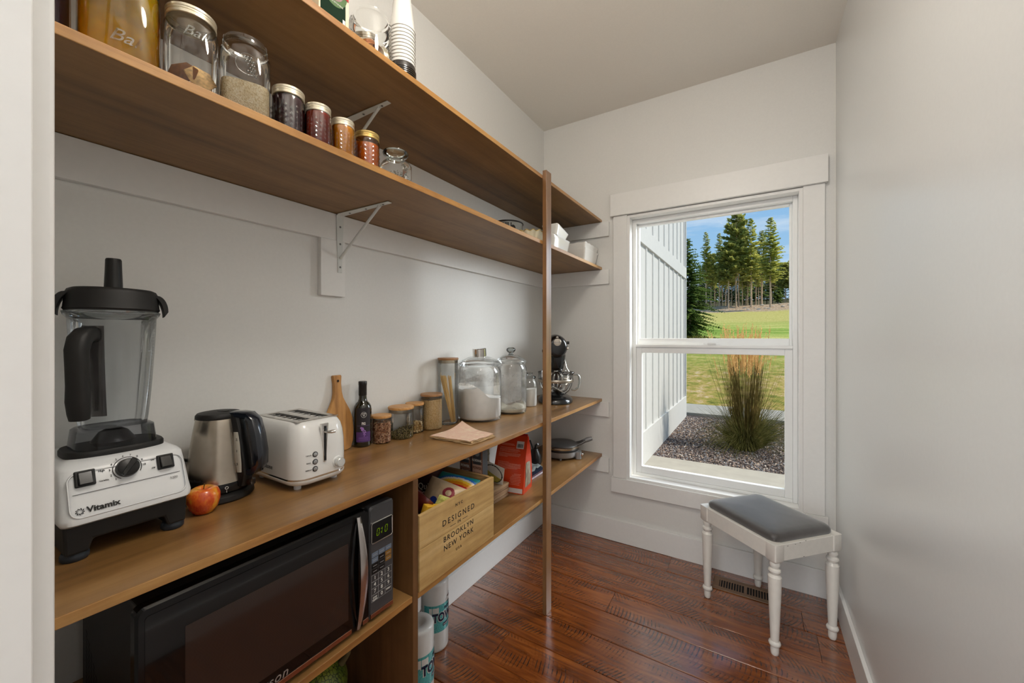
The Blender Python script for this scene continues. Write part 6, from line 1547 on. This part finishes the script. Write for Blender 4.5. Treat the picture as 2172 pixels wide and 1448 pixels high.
text('ITALIAN STYLE RICE', .0050, WHITEINK, t, loc=(.0012, .040, .051), rot=(PI/2, 0, PI/2))
part(MB().box(0, .062, .012, .0008, .069, .024), 'info_mark', WHITEINK, t)
t = thing('glass_canister', 'large clear glass canister of spare jar lids on the top shelf', 'jar', (-.945, .757, S1))
part(MB().lathe([(.048, .001), (.058, .004), (.0600, .012), (.0600, .132), (.057, .146), (.050, .154), (.047, .158), (.0485, .166), (.0465, .168)], 56, cap1=False), 'glass', thin_glass('canister_glass', (.97, .98, .975), 1.1, (.5, .56, .56), .02), t, smooth=50)
COPP = plain('copper_lid', (196, 120, 66), .35, .8)
def jarlid(label, dx, dy, dz, rx, ry, rz_, mat, r=.034):
    o = thing('jar_lid', label, 'lid', (-.945+dx, .757+dy, S1+dz+(.024 if dz > .01 else 0)), 0, 'spare jar lids in the canister'); o.rotation_euler = (rx, ry, rz_)
    n = 64; rs = []
    for q, z in ((1, 0), (1.03, .0005), (1.03, .003), (1, .0035), (1, .0065), (1.03, .007), (1.03, .010), (1.03, .0135), (.99, .0148), (.86, .0148), (.86, .0140), (.97, .0135), (.965, .0)):
        rs.append([(r*q*math.cos(2*PI*i/n), r*q*math.sin(2*PI*i/n), z) for i in range(n)])
    rs.append(rs[0]); part(MB().rings(rs, cap0=False, cap1=False), 'band', mat, o, smooth=35); return o
jarlid('silver jar band lying tilted, highest in the canister', -.002, -.018, .062, .28, .12, 0, BRUSHED)
jarlid('pale jar band standing on edge at the front of the canister', .010, -.006, .038, 1.15, .2, 1.2, LIDTIN)
jarlid('pale jar band leaning at the right of the canister', .004, .030, .036, 1.25, .5, 2.6, LIDTIN)
jarlid('gold jar band leaning on the right glass of the canister', .0, .040, .038, 1.3, .9, 2.9, LIDGOLD, .032)
jarlid('copper coloured jar band between the pale ones in the canister', -.012, .012, .040, 1.5, .1, 2.2, COPP)
jarlid('silver jar band flat on the bottom of the canister', -.006, -.006, .005, 0, 0, 0, BRUSHED)
jarlid('copper coloured jar band low at the left of the canister', .004, -.020, .030, .4, -.3, 0, COPP)
# cup stack
WC = plain('white_cup_plastic', (224, 222, 216), .3, coat=.3, var=.01); BC = plain('black_cup_plastic', (34, 28, 24), .25, coat=.4)
cx_, cy_ = -.900, .835
NUM = ORD
def cup_proto(mat, r, h):
    return MB().lathe([(r, 0), (r+.0013, .0008), (r+.0013, .0032), (r, .004), (r-.013*(h/.105), h), (r-.014*(h/.105), h+.001), (.004, h+.001)], 48, cap0=False)
wm = cup_proto(WC, .0375, .105).build('white_cup', WC, None, smooth=40); bm_ = cup_proto(BC, .0390, .092).build('black_cup', BC, None, smooth=40)
for k in range(7):
    o = bm_ if k == 0 else bm_.copy(); 
    if k: COL.objects.link(o)
    o.location = (cx_, cy_, S1+.0056*k); tag(o, 'upside down black plastic cup, %s from the bottom of the stack' % NUM[k], 'cup', 'black cups at the foot of the stack')
for k in range(11):
    o = wm if k == 0 else wm.copy()
    if k: COL.objects.link(o)
    o.location = (cx_, cy_, S1+.0500+.0104*k); tag(o, 'upside down white plastic cup, %s from the lowest white one' % NUM[k], 'cup', 'white cups in the tall stack')
